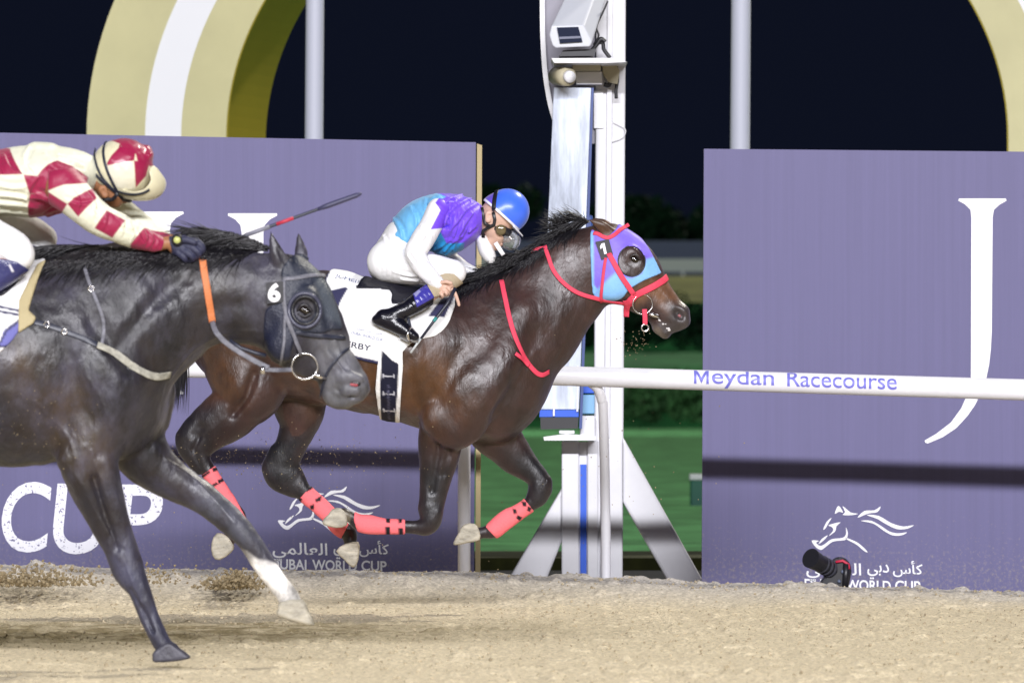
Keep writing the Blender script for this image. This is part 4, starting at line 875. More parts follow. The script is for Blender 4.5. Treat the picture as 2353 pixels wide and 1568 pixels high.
gi = paint(WH, (L(Z6, [(1285, 190), (1378, 260), (1372, 420), (1352, 625), (1275, 625), (1272, 420)]), (.012, .013, .03), 2), (L(Z6, [(1272, 192), (1320, 98), (1440, 150), (1400, 290), (1345, 262)]), WH, 1.5),
          *[(L(Z6, [(1290, y), (1355, y+4), (1354, y+9), (1290, y+6)]), (.55, .55, .6), 1.0) for y in (345, 445, 540)], *[(L(Z6, [(x, y), (x+9, y), (x+9, y+22), (x, y+22)]), (.45, .45, .5), 1.0) for y in (335, 435, 530) for x in (1285, 1348)],
          *[(L(Z6, [(1312+4*(i % 2), 400+9*i), (1326+4*(i % 2), 400+9*i), (1326, 404+9*i), (1312, 404+9*i)]), (.10, .10, .16), 1.0) for i in range(22)])
sad = empty('saddle', FB.w([(930, 650, 0)])[0], 'small black racing saddle with a laced girth on the bay horse', 'saddle')
FB.solid('girth', gs, M['cloth'], sad, gi)
ss = Solid(820, 1060, 610, 780, -170, 170, 2.5)
sP = smoothpoly(L(Z3, [(330, 1050), (340, 1036), (400, 945), (520, 985), (700, 1010), (900, 985), (980, 990), (960, 1090), (800, 1150), (620, 1170), (600, 1060)]), 3)
sadS = S.shell(sP, 9.5); FB.solid('seat', sadS, M['leather'], sad)
strap(S, FB, 'surcingle', L(Z3, [(330, 1053), (450, 1045), (600, 1060)]), 4, M['black'], sad, off=8)

# ------------------------------------------------------------------ dark horse, number 6
FD = Frame(23.5)
dk = empty('race_horse', (FD.w([(-100, 1533, 0)])[0][0], 23.5, 0), 'near black horse with number 6 and a dark hood with eye cups, one white sock', 'horse', 'galloping race horses')
S = Solid(-760, 870, 500, 1540, -220, 220, 4.0); SD = S
S.add([(-520, 810, 0, 190, 175), (-380, 825, 0, 208, 190), (-200, 835, 0, 222, 198), (-60, 838, 0, 232, 192), (60, 838, 0, 234, 178), (150, 838, 0, 205, 155), (200, 850, 0, 170, 125)], 0)
S.add([pr((640, 585), (612, 805), 0, 64), pr((560, 575), (560, 795), 0, 66), pr((450, 568), (500, 785), 0, 74), pr((330, 568), (440, 825), 0, 92), pr((220, 572), (385, 880), 0, 120), pr((150, 585), (320, 930), 0, 135)], 50)
S.add([(290, 890, 0, 88, 118), (300, 950, 0, 72, 105), (270, 1000, 0, 60, 95)], 40)
S.add([(330, 900, 85, 70, 60), (330, 960, 85, 58, 55)], 24)
S.add([(255, 860, -95, 70, 62), (252, 930, -95, 68, 60), (225, 990, -85, 60, 52)], 34)
S.blur(20)
# muscle lines
S.cut([(200, 690, -165, 8, 20), (250, 780, -165, 9, 22), (300, 850, -135, 8, 18)], 26)
S.cut([(60, 1000, -178, 10, 22), (130, 960, -172, 12, 24), (190, 1000, -150, 10, 20)], 26)
S.cut([(420, 640, -98, 8, 16), (340, 720, -128, 9, 20), (280, 800, -150, 9, 18)], 26)
S.cut([(560, 700, -80, 7, 14), (480, 720, -92, 8, 16), (400, 790, -112, 8, 16)], 22)
S.cut([(150, 760, -196, 10, 20), (180, 860, -184, 10, 20), (215, 960, -166, 9, 18)], 26)
S.cut([(620, 640, -80, 6, 14), (618, 720, -76, 6, 16), (606, 800, -70, 6, 14)], 10)
S.noise(4.0, (90, 80, 80), 14); S.noise(2.4, (36, 52, 40), 15); S.blur(6)
S.add([pr((672, 592), (606, 690), 0, 52), pr((708, 604), (607, 740), 0, 62), pr((736, 642), (612, 795), 0, 64), pr((758, 684), (634, 832), 0, 58), pr((775, 726), (668, 850), 0, 48), pr((789, 778), (708, 862), 0, 42), pr((812, 812), (733, 882), 0, 38), pr((834, 850), (744, 912), 0, 36)], 16)
S.add([(812, 884, 0, 33, 34), (806, 896, 0, 30, 34)], 10); S.add([(834, 886, 0, 14, 30), (838, 896, 0, 12, 26), (826, 912, 0, 11, 24)], 6); S.add([(792, 922, 0, 17, 30), (770, 918, 0, 20, 28), (760, 908, 0, 18, 28)], 6)
for sg in (-1, 1):
    S.add([(655, 790, sg*46, 38, 26), (672, 750, sg*46, 38, 26)], 14)
    S.add([(705, 690, sg*58, 26, 14), (735, 770, sg*46, 12, 10), (760, 820, sg*38, 8, 8)], 12)
    S.cut([(703, 714, sg*84, 15, 11), (704, 715, sg*84, 15, 11)], 6)
    S.cut([(806, 882, sg*46, 9, 14), (818, 882, sg*42, 8, 14)], 5)
    S.cut([(765, 800, sg*58, 12, 12), (790, 850, sg*50, 9, 10)], 12)
    S.cut([(838, 914, sg*30, 3.5, 16), (806, 912, sg*36, 4, 15), (770, 892, sg*42, 3.5, 12)], 5)
    S.add([(790, 868, sg*34, 16, 8), (806, 866, sg*34, 12, 8), (826, 870, sg*30, 9, 8)], 6); S.add([(796, 896, sg*33, 14, 7), (818, 896, sg*31, 9, 7)], 5)
S.add(sts(Z2, [(320, 470, -110, 60, 40), (280, 400, -125, 52, 34), (255, 320, -130, 32, 20), (233, 235, -130, 8, 8)]), 6)
S.add(sts(Z2, [(420, 430, 110, 44, 36), (425, 370, 120, 44, 32), (418, 310, 128, 30, 18), (408, 245, 128, 8, 8)]), 6)
S.cut(sts(Z2, [(330, 430, -166, 26, 30), (290, 350, -162, 16, 20)]), 6)
E_ = [((250, 480), (535, 455), -88, 50), ((266, 540), (535, 525), -90, 54), ((305, 640), (552, 640), -88, 48), ((372, 760), (578, 770), -84, 38), ((432, 870), (603, 880), -80, 31), ((480, 965), (632, 960), -78, 27),
      ((522, 1075), (664, 1060), -76, 28), ((588, 1150), (690, 1145), -76, 22), ((640, 1280), (724, 1255), -76, 18), ((680, 1365), (758, 1330), -76, 22), ((712, 1420), (782, 1372), -76, 20), ((740, 1440), (812, 1398), -76, 20)]
S.add(prs(Z5, E_), 30)
F_ = [((720, 430), (520, 600), 72, 58), ((745, 495), (600, 670), 74, 48), ((832, 590), (705, 722), 76, 40), ((962, 690), (858, 788), 76, 31), ((1082, 800), (990, 886), 76, 28), ((1155, 895), (1078, 965), 76, 27),
      ((1222, 1000), (1130, 1045), 76, 19), ((1292, 1110), (1200, 1130), 76, 17), ((1345, 1185), (1248, 1195), 76, 21), ((1362, 1225), (1262, 1232), 76, 18)]
S.add(prs(Z5, F_), 14)
for w in (-80, 80):   # hind legs, beyond the left edge
    q = 60 if w > 0 else 0
    S.add([(-540-q, 880, w, 120, 70), (-500-q, 990, w, 90, 58), (-560-q, 1090, w, 52, 40), (-640-q, 1170, w, 38, 30), (-625-q, 1250, w, 24, 22), (-600-q, 1350, w, 20, 17), (-590-q, 1430, w, 26, 22), (-560-q, 1480, w, 20, 20)], 14)
S.add(sts(Z5, [(330, 560, -240, 50, 36), (390, 660, -225, 40, 34), (430, 760, -200, 26, 24)]), 24)
S.add(sts(Z5, [(480, 580, -235, 36, 30), (510, 700, -215, 32, 26), (540, 820, -188, 20, 18)]), 20)
S.cut(sts(Z5, [(440, 640, -270, 9, 26), (480, 780, -240, 8, 22), (540, 960, -210, 7, 16)]), 16)
S.cut(sts(Z5, [(600, 1140, -190, 6, 14), (660, 1240, -184, 6, 12), (700, 1330, -184, 6, 12)]), 8)
S.noise(1.2, (20, 34, 20), 16); S.noise(.8, (9, 16, 10), 17)
for p_ in ([(300, 560), (380, 660), (440, 780), (510, 900), (560, 1020)], [(430, 520), (470, 640), (520, 780)], [(180, 300), (260, 380), (330, 470), (360, 560)], [(420, 200), (480, 300), (520, 420)], [(740, 560), (860, 640), (960, 740), (1050, 850)], [(540, 920), (600, 1080), (650, 1200)]): S.vein(L(Z5, p_), 2.8)
for p_ in ([(735, 790), (700, 830), (690, 855)], [(770, 780), (790, 830), (815, 860)], [(690, 770), (670, 820)]): S.vein(p_, 1.8)
for p_ in ([(752, 830), (775, 860), (770, 885)], [(765, 820), (790, 850)], [(745, 850), (755, 880), (750, 905)], [(780, 840), (800, 862)]): S.vein(p_, 1.5)
S.vein([(590, 760), (520, 765), (450, 800), (390, 870)], 4.0)
DKC = (.0155, .0140, .0185)
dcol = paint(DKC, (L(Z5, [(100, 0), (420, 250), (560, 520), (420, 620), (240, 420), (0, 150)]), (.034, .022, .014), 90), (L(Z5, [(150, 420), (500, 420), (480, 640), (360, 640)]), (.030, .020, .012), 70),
             (L(Z2, [(520, 930), (720, 930), (900, 1220), (860, 1420), (560, 1420), (560, 1180)]), (.075, .075, .082), 30),
             (L(Z5, [(1075, 962), (1110, 975), (1160, 1012), (1205, 1018), (1245, 1035), (1310, 1040), (1420, 1280), (1220, 1280)]), (.80, .77, .72), 5, (20, 200)),
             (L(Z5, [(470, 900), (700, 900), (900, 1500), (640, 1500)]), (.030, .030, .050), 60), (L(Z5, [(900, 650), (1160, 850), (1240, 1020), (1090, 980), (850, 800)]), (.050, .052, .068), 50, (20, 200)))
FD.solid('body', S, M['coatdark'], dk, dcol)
hoof(FD, dk, L(Z5, [(705, 1418), (765, 1378), (805, 1398), (864, 1442), (850, 1454), (790, 1464), (708, 1467), (698, 1445)]), M['hornd'], -76, 32, 7)
hoof(FD, dk, L(Z5, [(1262, 1205), (1358, 1196), (1386, 1250), (1412, 1312), (1345, 1300), (1248, 1270), (1250, 1238)]), M['hornb'], 76, 34, 8)
for q, w in ((0, -80), (60, 80)): hoof(FD, dk, [(-590-q, 1468), (-545-q, 1462), (-500-q, 1530), (-590-q, 1532)], M['hornd'], w, 30, 10)
for sg in (-1, 1):
    we = S.near(702, 714, sg); es = Solid(684, 720, 698, 732, we-16, we+16, 1.2)
    es.add([(697, 711, we-sg*3, 9, 8.5), (706, 716, we-sg*3, 9, 8.5)], 0, 1); FD.solid('eye', es, M['eye'], dk)
    sl = Solid(678, 728, 690, 740, we-16, we+16, 1.2); sl.add([(686, 713, we, 3.5, 5), (694, 703, we+sg*2, 4, 5), (706, 702, we+sg*2, 4, 5), (717, 714, we, 3.5, 5)], 0); sl.add([(688, 722, we, 3, 4), (702, 728, we+sg, 3.5, 4), (716, 721, we, 3, 4)], 2)
    FD.solid('eyelid', sl, mat('eyelid_skin', (.014, .012, .016), .4, bump=.2, bscale=60), dk)
    wn = S.near(812, 882, sg); ns = Solid(785, 850, 862, 902, wn-14, wn+16, 1.2)
    ns.add([(792, 885, wn-sg*1, 4, 3.5), (804, 879, wn-sg*1, 7.5, 4), (822, 881, wn-sg*.2, 7, 5.5)], 0); no_ = FD.solid('nostril', ns, M['dkhole'], dk)
    n2 = Solid(785, 850, 862, 902, wn-14, wn+16, 1.2); n2.add([(806, 883, wn+sg*1.4, 4.2, 2.8), (820, 884, wn+sg*3.2, 3.8, 2.8)], 0, 1); FD.solid('nostril_lining', n2, mat('red_lining', (.28, .03, .04), .4), no_)
hp = smoothpoly(L(Z2, [(310, 475), (390, 380), (470, 392), (570, 510), (640, 640), (705, 850), (690, 880), (640, 885), (560, 908), (420, 905), (380, 985), (355, 1085), (290, 1112), (205, 1052), (188, 900), (205, 745), (300, 700), (306, 560)]), 3)
ec = Z2(460, 755); eh = [(ec[0]+23*math.cos(t), ec[1]+25*math.sin(t)) for t in np.linspace(0, 2*math.pi, 28, endpoint=False)]
M['mesh_hood'] = mat('dark_mesh_hood', rough=.45, spec=.5, attr=True, bump=.25, bscale=140)
hs = S.shell(hp, 3.5, holes=[eh])
hd = FD.solid('hood', hs, M['mesh_hood'], dk, paint((.018, .022, .038), (L(Z2, [(180, 730), (330, 720), (390, 900), (360, 1100), (290, 1120), (190, 1060)]), (.010, .013, .032), 8), (L(Z2, [(470, 390), (580, 500), (720, 860), (600, 800), (540, 600)]), (.055, .066, .085), 14)))
def cup_ring(r, rt, dw, m, name, dx=0):
    t = np.linspace(0, 2*math.pi, 48, endpoint=False)
    P = [(ec[0]+dx+r*math.cos(q), ec[1]+r*1.08*math.sin(q)) for q in t]
    w = min(S.near(u, v) for u, v in P[::4])
    V, Fc = tube(FD.w([(u, v, .5*(S.near(u, v)+w)-dw) for u, v in P]), rt/FD.s, 10, closed=True); mesh(name, V, Fc, m, hd)
M['cup'] = mat('cup_vinyl', (.05, .052, .085), .35, spec=.5)
cup_ring(36, 4.5, 5, M['cup'], 'eye_cup'); cup_ring(29, 3.5, 8, M['black'], 'eye_cup_rim', 1)
M['tackgrey'] = mat('worn_grey_strap', (.13, .13, .155), .55, var=.4, vscale=40, bump=.2, bscale=80)
M['tackdark'] = mat('dark_strap', (.020, .023, .04), .4)
br = strap(S, FD, 'bridle', L(Z2, [(312, 552), (400, 545), (500, 528), (580, 530)]), 9, M['tackgrey'], dk, off=5.5)
strap(S, FD, 'cheek_strap', L(Z2, [(320, 560), (322, 700), (350, 820), (392, 940), (430, 1045)]), 9, M['tackgrey'], br, off=6)
strap(S, FD, 'throat_strap', L(Z2, [(335, 740), (330, 900), (320, 1000), (300, 1105)]), 6, M['tackgrey'], br, off=6)
strap(S, FD, 'noseband', L(Z2, [(392, 900), (480, 912), (600, 928), (715, 935)]), 9, M['tackdark'], br, off=5)
strap(S, FD, 'lip_strap', L(Z2, [(745, 1000), (680, 1060), (610, 1160), (575, 1270), (565, 1330)]), 6, M['tackdark'], br, off=3)
w0 = min(S.near(*Z2(455, 1125)), S.near(*Z2(430, 1060)))-6
ring(FD, (*Z2(458, 1124), w0), 29.5, 2.3, M['silver'], 'bit_ring', br)
mesh('bit', *tube(FD.w([(*Z2(530, 1180), w0), (*Z2(560, 1192), w0+4), (*Z2(590, 1200), w0+16)]), .008, 8), M['silver'], br)
wt = min(S.near(*Z2(x, y)) for x in (215, 300) for y in (580, 700))-7
q = [Z2(205, 572), (Z2(318, 562)), Z2(322, 700), Z2(212, 712)]; q8 = FD.w([(u, v, wt) for u, v in q]+[(u, v, wt+6) for u, v in q])
tg = mesh('number_tag', q8, [(0, 1, 2, 3), (7, 6, 5, 4)]+[(i, 4+i, 4+(i+1) % 4, (i+1) % 4) for i in range(4)], M['black'], br, smooth=False)
P, Fc = text_mesh('6', *Z2(218, 575), *Z2(300, 700), offset=.035); mesh('digit', FD.w([(u, v, wt-.8) for u, v in P]), Fc, M['letter'], tg, smooth=False)
M['orange'] = mat('orange_rein', (.55, .17, .055), .6, bump=.2, bscale=120)
rn = strap(S, FD, 'rein', L(Z7, [(425, 160), (440, 260), (468, 420), (490, 570), (508, 685)]), 16, M['orange'], dk, off=3)
strap(S, FD, 'rein_leather', L(Z7, [(508, 680), (540, 760), (610, 840), (720, 920), (860, 1000), (960, 1050)]), 12, M['tackgrey'], rn, wfix=[S.near(*Z7(508, 680))-4, -88, -84, -84, -84])
strap(S, FD, 'rein_end', L(Z7, [(920, 1060), (1020, 1066), (1150, 1062)]), 10, M['tackgrey'], rn, wfix=[-84, -84, w0])
mesh('rein_keeper', *tube(FD.w([(*Z7(914, 1035), -88), (*Z7(908, 1095), -88)]), .009, 8), M['silver'], rn)
mesh('far_rein', *tube(FD.w([(*Z7(p[0], p[1]), -30) for p in ((640, 830), (730, 890), (850, 930), (930, 950))]), .008, 8), M['tackdark'], rn)
bp = strap(S, FD, 'breastplate', L(Z8, [(380, 862), (540, 900), (700, 960), (860, 1020), (1020, 1095)]), 12, M['tackdark'], dk, off=2.5)
strap(S, FD, 'chest_strap', L(Z8, [(1010, 1090), (1160, 1160), (1300, 1250), (1420, 1340), (1560, 1395), (1700, 1375)]), 17, mat('sandy_strap', (.33, .32, .27), .7, var=.35, vscale=50), bp, off=3)
strap(S, FD, 'neck_piece', L(Z8, [(868, 320), (900, 420), (940, 520), (1000, 660), (1060, 820), (1072, 930), (1050, 1090)]), 8, M['tackgrey'], bp, off=2.5)
for p in ((515, 885), (690, 955), (940, 530)): mesh('buckle', *tube(FD.w([(Z8(*p)[0]+6*math.cos(a), Z8(*p)[1]+6*math.sin(a), S.near(*Z8(*p))-5) for a in np.linspace(0, 2*math.pi, 16, endpoint=False)]), 1.8/FD.s, 6, closed=True), M['silver'], bp)
crest = L(Z1, [(1790, 860), (1650, 800), (1500, 760), (1350, 790), (1180, 850), (1000, 860), (800, 850), (600, 850), (450, 850), (320, 860)])
mane(FD, S, crest, 900, 120, M['mane'], dk, 5, (-1, .16), 3.6, spread=.35, lift=6)
mane(FD, S, L(Z1, [(1780, 880), (1650, 820), (1560, 790), (1450, 770)]), 420, 120, M['mane'], dk, 6, (-1, -.16), 3.4, spread=.3, lift=8)
mane(FD, S, L(Z1, [(1700, 880), (1400, 880), (1100, 905), (800, 915), (560, 930), (380, 940)]), 620, 110, M['mane'], dk, 8, (-1, .14), 3.4, spread=.35)
st = []; rq = np.random.default_rng(13)
for _ in range(160):
    a = rq.normal()*.5; st.append((np.array([(-690, 760+rq.normal()*10, rq.normal()*10), (-760, 770+a*10, a*12), (-830, 830+a*20, a*20), (-900+a*30, 930+a*30, a*30), (-940+a*40, 1050+60*rq.random(), a*40)]), 3.0))
hair(FD, st, M['mane'], 'tail', dk)
clP = smoothpoly([(-330, 600), (-200, 590), (-60, 588), (90, 590)]+L(Z8, [(440, 260), (330, 460), (300, 640), (290, 800), (240, 960), (150, 1080), (40, 1180), (-60, 1240)])+[(-200, 870), (-340, 850), (-370, 700)], 2)
cls = S.shell(clP, 5)
c2 = FD.solid('saddle_cloth', cls, M['cloth'], None, paint(WH, (L(Z8, [(-60, 672), (240, 740), (245, 765), (-60, 700)]), NV, 1.5), (L(Z8, [(-60, 722), (240, 778), (245, 806), (-60, 752)]), NV, 1.5), (L(Z8, [(250, 830), (100, 940), (40, 1110), (180, 1090), (260, 1000)]), (.14, .14, .38), 2), (L(Z8, [(250, 830), (120, 930), (40, 1090), (60, 1095), (130, 960), (250, 860)]), NV, 1.5),
              (L(Z8, [(40, 1100), (180, 1085), (260, 980), (262, 1010), (190, 1110), (40, 1125)]), NV, 1.5)))
tag(c2, 'white saddle cloth with a blue lobe on the near black horse', 'saddle cloth')
tp = S.shell(L(Z8, [(475, 232), (420, 400), (370, 600), (335, 745), (412, 815), (390, 872), (240, 972), (238, 640), (300, 500), (390, 280)]), 8, w=(-220, -20))
sd2 = empty('saddle', FD.w([(0, 600, 0)])[0], 'racing saddle with a tan pad edge on the near black horse', 'saddle')
FD.solid('pad', tp, mat('tan_pad', (.40, .335, .185), .7, bump=.1, bscale=60), sd2)
FD.solid('seat', S.shell(smoothpoly([(-260, 590), (-120, 600), (40, 585), (70, 600), (20, 680), (-120, 690), (-240, 640)], 3), 12), M['leather'], sd2)

# ================================================================== JOCKEYS
M['skin'] = mat('skin_light', (.60, .39, .30), .5, spec=.4, bump=.05, bscale=80)
M['skind'] = mat('skin_tan', (.30, .135, .065), .5, spec=.4, bump=.05, bscale=80)
M['silk'] = mat('silk', rough=.5, spec=.4, attr=True, bump=.22, bscale=9, stretch=(1.6, 1, .6), sheen=.2)
M['breech'] = mat('white_breeches', (.80, .80, .81), .6, spec=.3, bump=.16, bscale=9, stretch=(1, 1, 1.5))
M['boot'] = mat('boot_leather', rough=.24, spec=.5, attr=True, bump=.25, bscale=30)
M['lens'] = mat('goggle_lens', (.75, .76, .78), .06, spec=.5, trans=.85)
M['smoke'] = mat('goggle_yellow_lens', (.13, .10, .05), .1, spec=.6)
M['shell1'] = mat('helmet_cover', rough=.3, spec=.5, attr=True, sheen=.2, bump=.05, bscale=14)
def finger(S, z, pts, r, k=1.0):
    S.add(sts(z, [(x, y, w, r*(1-.10*i), r*(1-.10*i)) for i, (x, y, w) in enumerate(pts)]), k, 4)

# ------------------------------------------------------------------ rider of the bay
j1 = empty('person', FB.w([(930, 640, 0)])[0], 'jockey in purple and sky blue silks and blue helmet, crouching on the bay horse', 'person', 'jockeys')
torso1 = [(640, 800, 0, 165, 250), (705, 650, 0, 158, 245), (820, 545, 0, 178, 265), (960, 505, 0, 200, 290), (1090, 490, 0, 195, 290), (1190, 480, 0, 150, 220)]
thigh_n = [(590, 830, -150, 165, 150), (760, 885, -250, 122, 120), (940, 890, -305, 108, 96), (1110, 920, -330, 88, 80)]
thigh_f = [(x, y-6, -w, r, q) for x, y, w, r, q in thigh_n]
shin_n = [(1120, 945, -335, 82, 76), (1000, 1040, -400, 72, 66), (870, 1130, -485, 70, 62), (740, 1215, -540, 56, 54), (620, 1270, -560, 54, 50)]
foot_n = [(560, 1290, -560, 66, 54), (640, 1330, -565, 60, 56), (740, 1395, -570, 44, 58), (800, 1432, -570, 28, 50)]
arm_n = [(985, 425, -262, 82, 84), (920, 560, -320, 82, 82), (845, 690, -380, 82, 80), (808, 775, -405, 76, 74), (860, 880, -440, 66, 62), (930, 960, -455, 54, 52), (985, 1010, -455, 44, 44)]
arm_f = [(1090, 440, 262, 82, 84), (1060, 570, 300, 84, 82), (1030, 700, 330, 82, 80), (1060, 800, 330, 74, 72), (1150, 860, 300, 58, 58), (1260, 915, 240, 44, 46)]
neck1 = [(1190, 470, 0, 120, 130), (1310, 490, 0, 92, 92), (1390, 520, 0, 95, 95)]
skull1 = [(1470, 455, 0, 150, 135), (1520, 420, 0, 150, 135)]
face1 = [(1440, 560, 0, 105, 105), (1452, 610, 0, 84, 88), (1425, 655, 0, 58, 62)]
S = Solid(825, 1232, 420, 800, -190, 190, 1.8); SJ = S
for c in (torso1,): S.add(sts(Z3, [(a, b, w, r*.86, q*.9) for a, b, w, r, q in c]), 0)
for c in (thigh_n, thigh_f, arm_n, arm_f): S.add(sts(Z3, [(a, b, w, r*.9, q*.9) for a, b, w, r, q in c]), 6)
for c in (shin_n, foot_n): S.add(sts(Z3, [(a, b, w, r*.85, q*.85) for a, b, w, r, q in c]), 3); S.add(sts(Z3, [(a, b, -w, r*.85, q*.85) for a, b, w, r, q in c]), 3)
S.add(sts(Z3, neck1), 8); S.add(sts(Z3, skull1), 8); S.add(sts(Z3, face1), 6)
S.add(sts(Z3, [(1500, 575, 0, 30, 26), (1535, 640, 0, 26, 26), (1528, 660, 0, 20, 22)]), 4)   # nose
S.add(sts(Z3, [(1498, 672, 0, 16, 40), (1487, 690, 0, 16, 38)]), 2); S.add(sts(Z3, [(1455, 712, 0, 26, 32)]*1+[(1440, 715, 0, 28, 34)]), 4)
S.cut(sts(Z3, [(1505, 684, 0, 4, 34), (1490, 681, 0, 4, 40)]), 1.5)
for sg in (-1, 1):
    S.cut(sts(Z3, [(1500, 560, sg*70, 22, 22), (1490, 575, sg*78, 20, 22)]), 4)
    S.add(sts(Z3, [(1385, 455, sg*112, 30, 16), (1378, 500, sg*112, 24, 14)]), 2); S.cut(sts(Z3, [(1387, 465, sg*128, 12, 9), (1384, 485, sg*128, 9, 9)]), 1.5)
# near hand, a fist round the rein and the whip, one finger straight
HW = -205
S.add(sts(Z3, [(985, 1005, -250+HW, 40, 42), (1022, 1042, -245+HW, 54, 40), (1050, 1065, -240+HW, 50, 40)]), 5)
for i, (a, b) in enumerate(((1092, 1018), (1078, 1052), (1055, 1082), (1022, 1098))):
    finger(S, Z3, [(a-38, b-18, -262+HW), (a-6, b+4, -282+HW), (a-2, b+22, -262+HW), (a-18, b+26, -226+HW)], 17.5-1.0*i)
finger(S, Z3, [(1092, 1040, -250+HW), (1118, 1090, -262+HW), (1138, 1140, -262+HW), (1150, 1182, -256+HW)], 18)
finger(S, Z3, [(1010, 1005, -285+HW), (1050, 1000, -300+HW), (1088, 1010, -298+HW)], 17)
# far hand
S.add(sts(Z3, [(1265, 925, 235, 42, 42), (1310, 960, 225, 44, 44)]), 4)
for i in range(4): finger(S, Z3, [(1318, 945+14*i, 225), (1345, 955+16*i, 205), (1345, 965+16*i, 180), (1325, 965+14*i, 170)], 16)
finger(S, Z3, [(1285, 920, 200), (1320, 920, 185), (1345, 935, 180)], 16)
FB.solid('body', S, M['skin'], j1)
# jacket and sleeves
S = Solid(850, 1150, 420, 660, -130, 130, 1.7)
S.add(sts(Z3, [(720, 640, 0, 150, 262), (820, 550, 0, 192, 278), (960, 520, 0, 228, 304), (1090, 515, 0, 226, 304), (1180, 500, 0, 182, 245), (1265, 480, 0, 112, 150)]), 0)
S.add(sts(Z3, [(1000, 420, -180, 120, 120), (1060, 480, -190, 130, 118)]), 16); S.add(sts(Z3, [(1060, 420, 180, 120, 120), (1090, 480, 190, 130, 118)]), 16)
S.add(sts(Z3, [(1030, 700, 0, 90, 190), (1120, 680, 0, 70, 170)]), 14)
for a, b in (((1080, 420), (1060, 640)), ((1150, 430), (1120, 660)), ((1210, 420), (1180, 640)), ((980, 560), (1060, 560))):
    S.cut(sts(Z3, [(a[0], a[1], -318, 7, 34), ((a[0]+b[0])/2+14, (a[1]+b[1])/2, -318, 10, 42), (b[0], b[1], -285, 6, 34)]), 10)
S.noise(1.0, (26, 34, 26), 33)
for p_ in ([(1300, 385), (1190, 480), (1130, 640)], [(1255, 335), (1110, 440), (1050, 560)], [(1290, 570), (1210, 640), (1110, 700), (1050, 765)], [(1190, 305), (1070, 375), (1010, 470)], [(1160, 520), (1090, 620), (1070, 680)], [(1240, 545), (1170, 680)], [(1270, 470), (1200, 580), (1120, 740)],
           [(640, 470), (700, 560), (720, 640)], [(780, 385), (830, 480), (830, 590)], [(1000, 300), (1060, 340), (1150, 350)], [(900, 330), (900, 420)], [(1010, 640), (980, 700), (920, 740)], [(1080, 690), (1010, 740), (950, 760)]):
    S.crease(L(Z3, p_), 3.0, 8, 2.2)
S.noise(.5, (8, 12, 9), 34)
S.D = np.maximum(S.D, S.poly(L(Z3, [(500, 570), (560, 560), (700, 712), (890, 800), (1330, 800), (1330, 200), (500, 200)]))[..., None])
PUR = (.165, .065, .74); SKY = (.14, .43, .74); TEAL = (.015, .25, .56)
jc = FB.solid('jacket', S, M['silk'], j1, paint(PUR, (L(Z3, [(400, 300), (900, 240), (965, 282), (1045, 320), (955, 378), (900, 540), (690, 760), (400, 760)]), SKY, 2.5), (L(Z3, [(860, 690), (1000, 600), (1050, 690), (1190, 684), (1170, 820), (860, 820)]), TEAL, 3)))
def garment(fr, z, chains, grow, name, m, parent, box_, h=1.7, k=4, clipP=None, col=None, folds=()):
    S = Solid(*box_, h)
    for i, c in enumerate(chains): S.add(sts(z, c), k if i else 0, 5, grow)
    S.noise(1.3, (24, 30, 24), 31); S.noise(.4, (8, 10, 8), 32)
    for p_ in folds: S.crease(L(z, p_), 2.4, 7, 2.0)
    if clipP is not None: S.D = np.maximum(S.D, S.poly(clipP)[..., None])
    return S, fr.solid(name, S, m, parent, col)
M['silkw'] = mat('silk_white', rough=.42, spec=.4, attr=True, bump=.2, bscale=10, stretch=(1.6, 1, .6))
slc = paint((.80, .80, .82), (L(Z3, [(1010, 300), (962, 372), (1003, 430), (925, 585), (1050, 568), (1200, 560), (1200, 300)]), PUR, 2))
garment(FB, Z3, [arm_n], 2.6, 'sleeve', M['silkw'], j1, (900, 1050, 450, 680, -165, -30), col=slc, folds=([(870, 560), (900, 640), (850, 700)], [(930, 500), (900, 560)], [(800, 720), (850, 780), (850, 850)], [(830, 790), (900, 830)], [(890, 880), (940, 920)], [(760, 780), (800, 840)], [(960, 930), (950, 990)]))
garment(FB, Z3, [arm_f], 2.2, 'sleeve', M['silkw'], j1, (980, 1130, 450, 680, 30, 135), col=slc)
mesh('glove_cuff', *tube(FB.w([(*Z3(x, y), w*.2884) for x, y, w in ((970, 990, -455), (1000, 1022, -452))]), [.030, .029], 16), M['breech'], j1)
S, br1 = garment(FB, Z3, [torso1[:2]+[(600, 850, 0, 175, 230)], thigh_n, thigh_f], 2.0, 'breeches', M['breech'], j1, (830, 1110, 510, 700, -170, 170), 1.8, 8, folds=([(560, 620), (600, 700), (640, 740)], [(620, 760), (700, 830), (800, 860)], [(640, 900), (760, 930), (860, 930)], [(950, 800), (1000, 870), (990, 940)], [(1050, 830), (1090, 900), (1070, 960)], [(700, 960), (820, 975)], [(1120, 860), (1150, 930)]))
S2 = Solid(880, 1110, 560, 720, -185, -50, 1.6); S2.add(sts(Z3, shin_n[:4]), 0, 5, 1.6)
S2.D = np.maximum(S2.D, S2.poly(L(Z3, [(870, 975), (1000, 925), (1110, 935), (1190, 1010), (1150, 1065), (1020, 1105), (945, 1125)]))[..., None])
FB.solid('knee_patch', S2, mat('tan_suede', (.40, .33, .225), .8, bump=.1, bscale=40), br1)
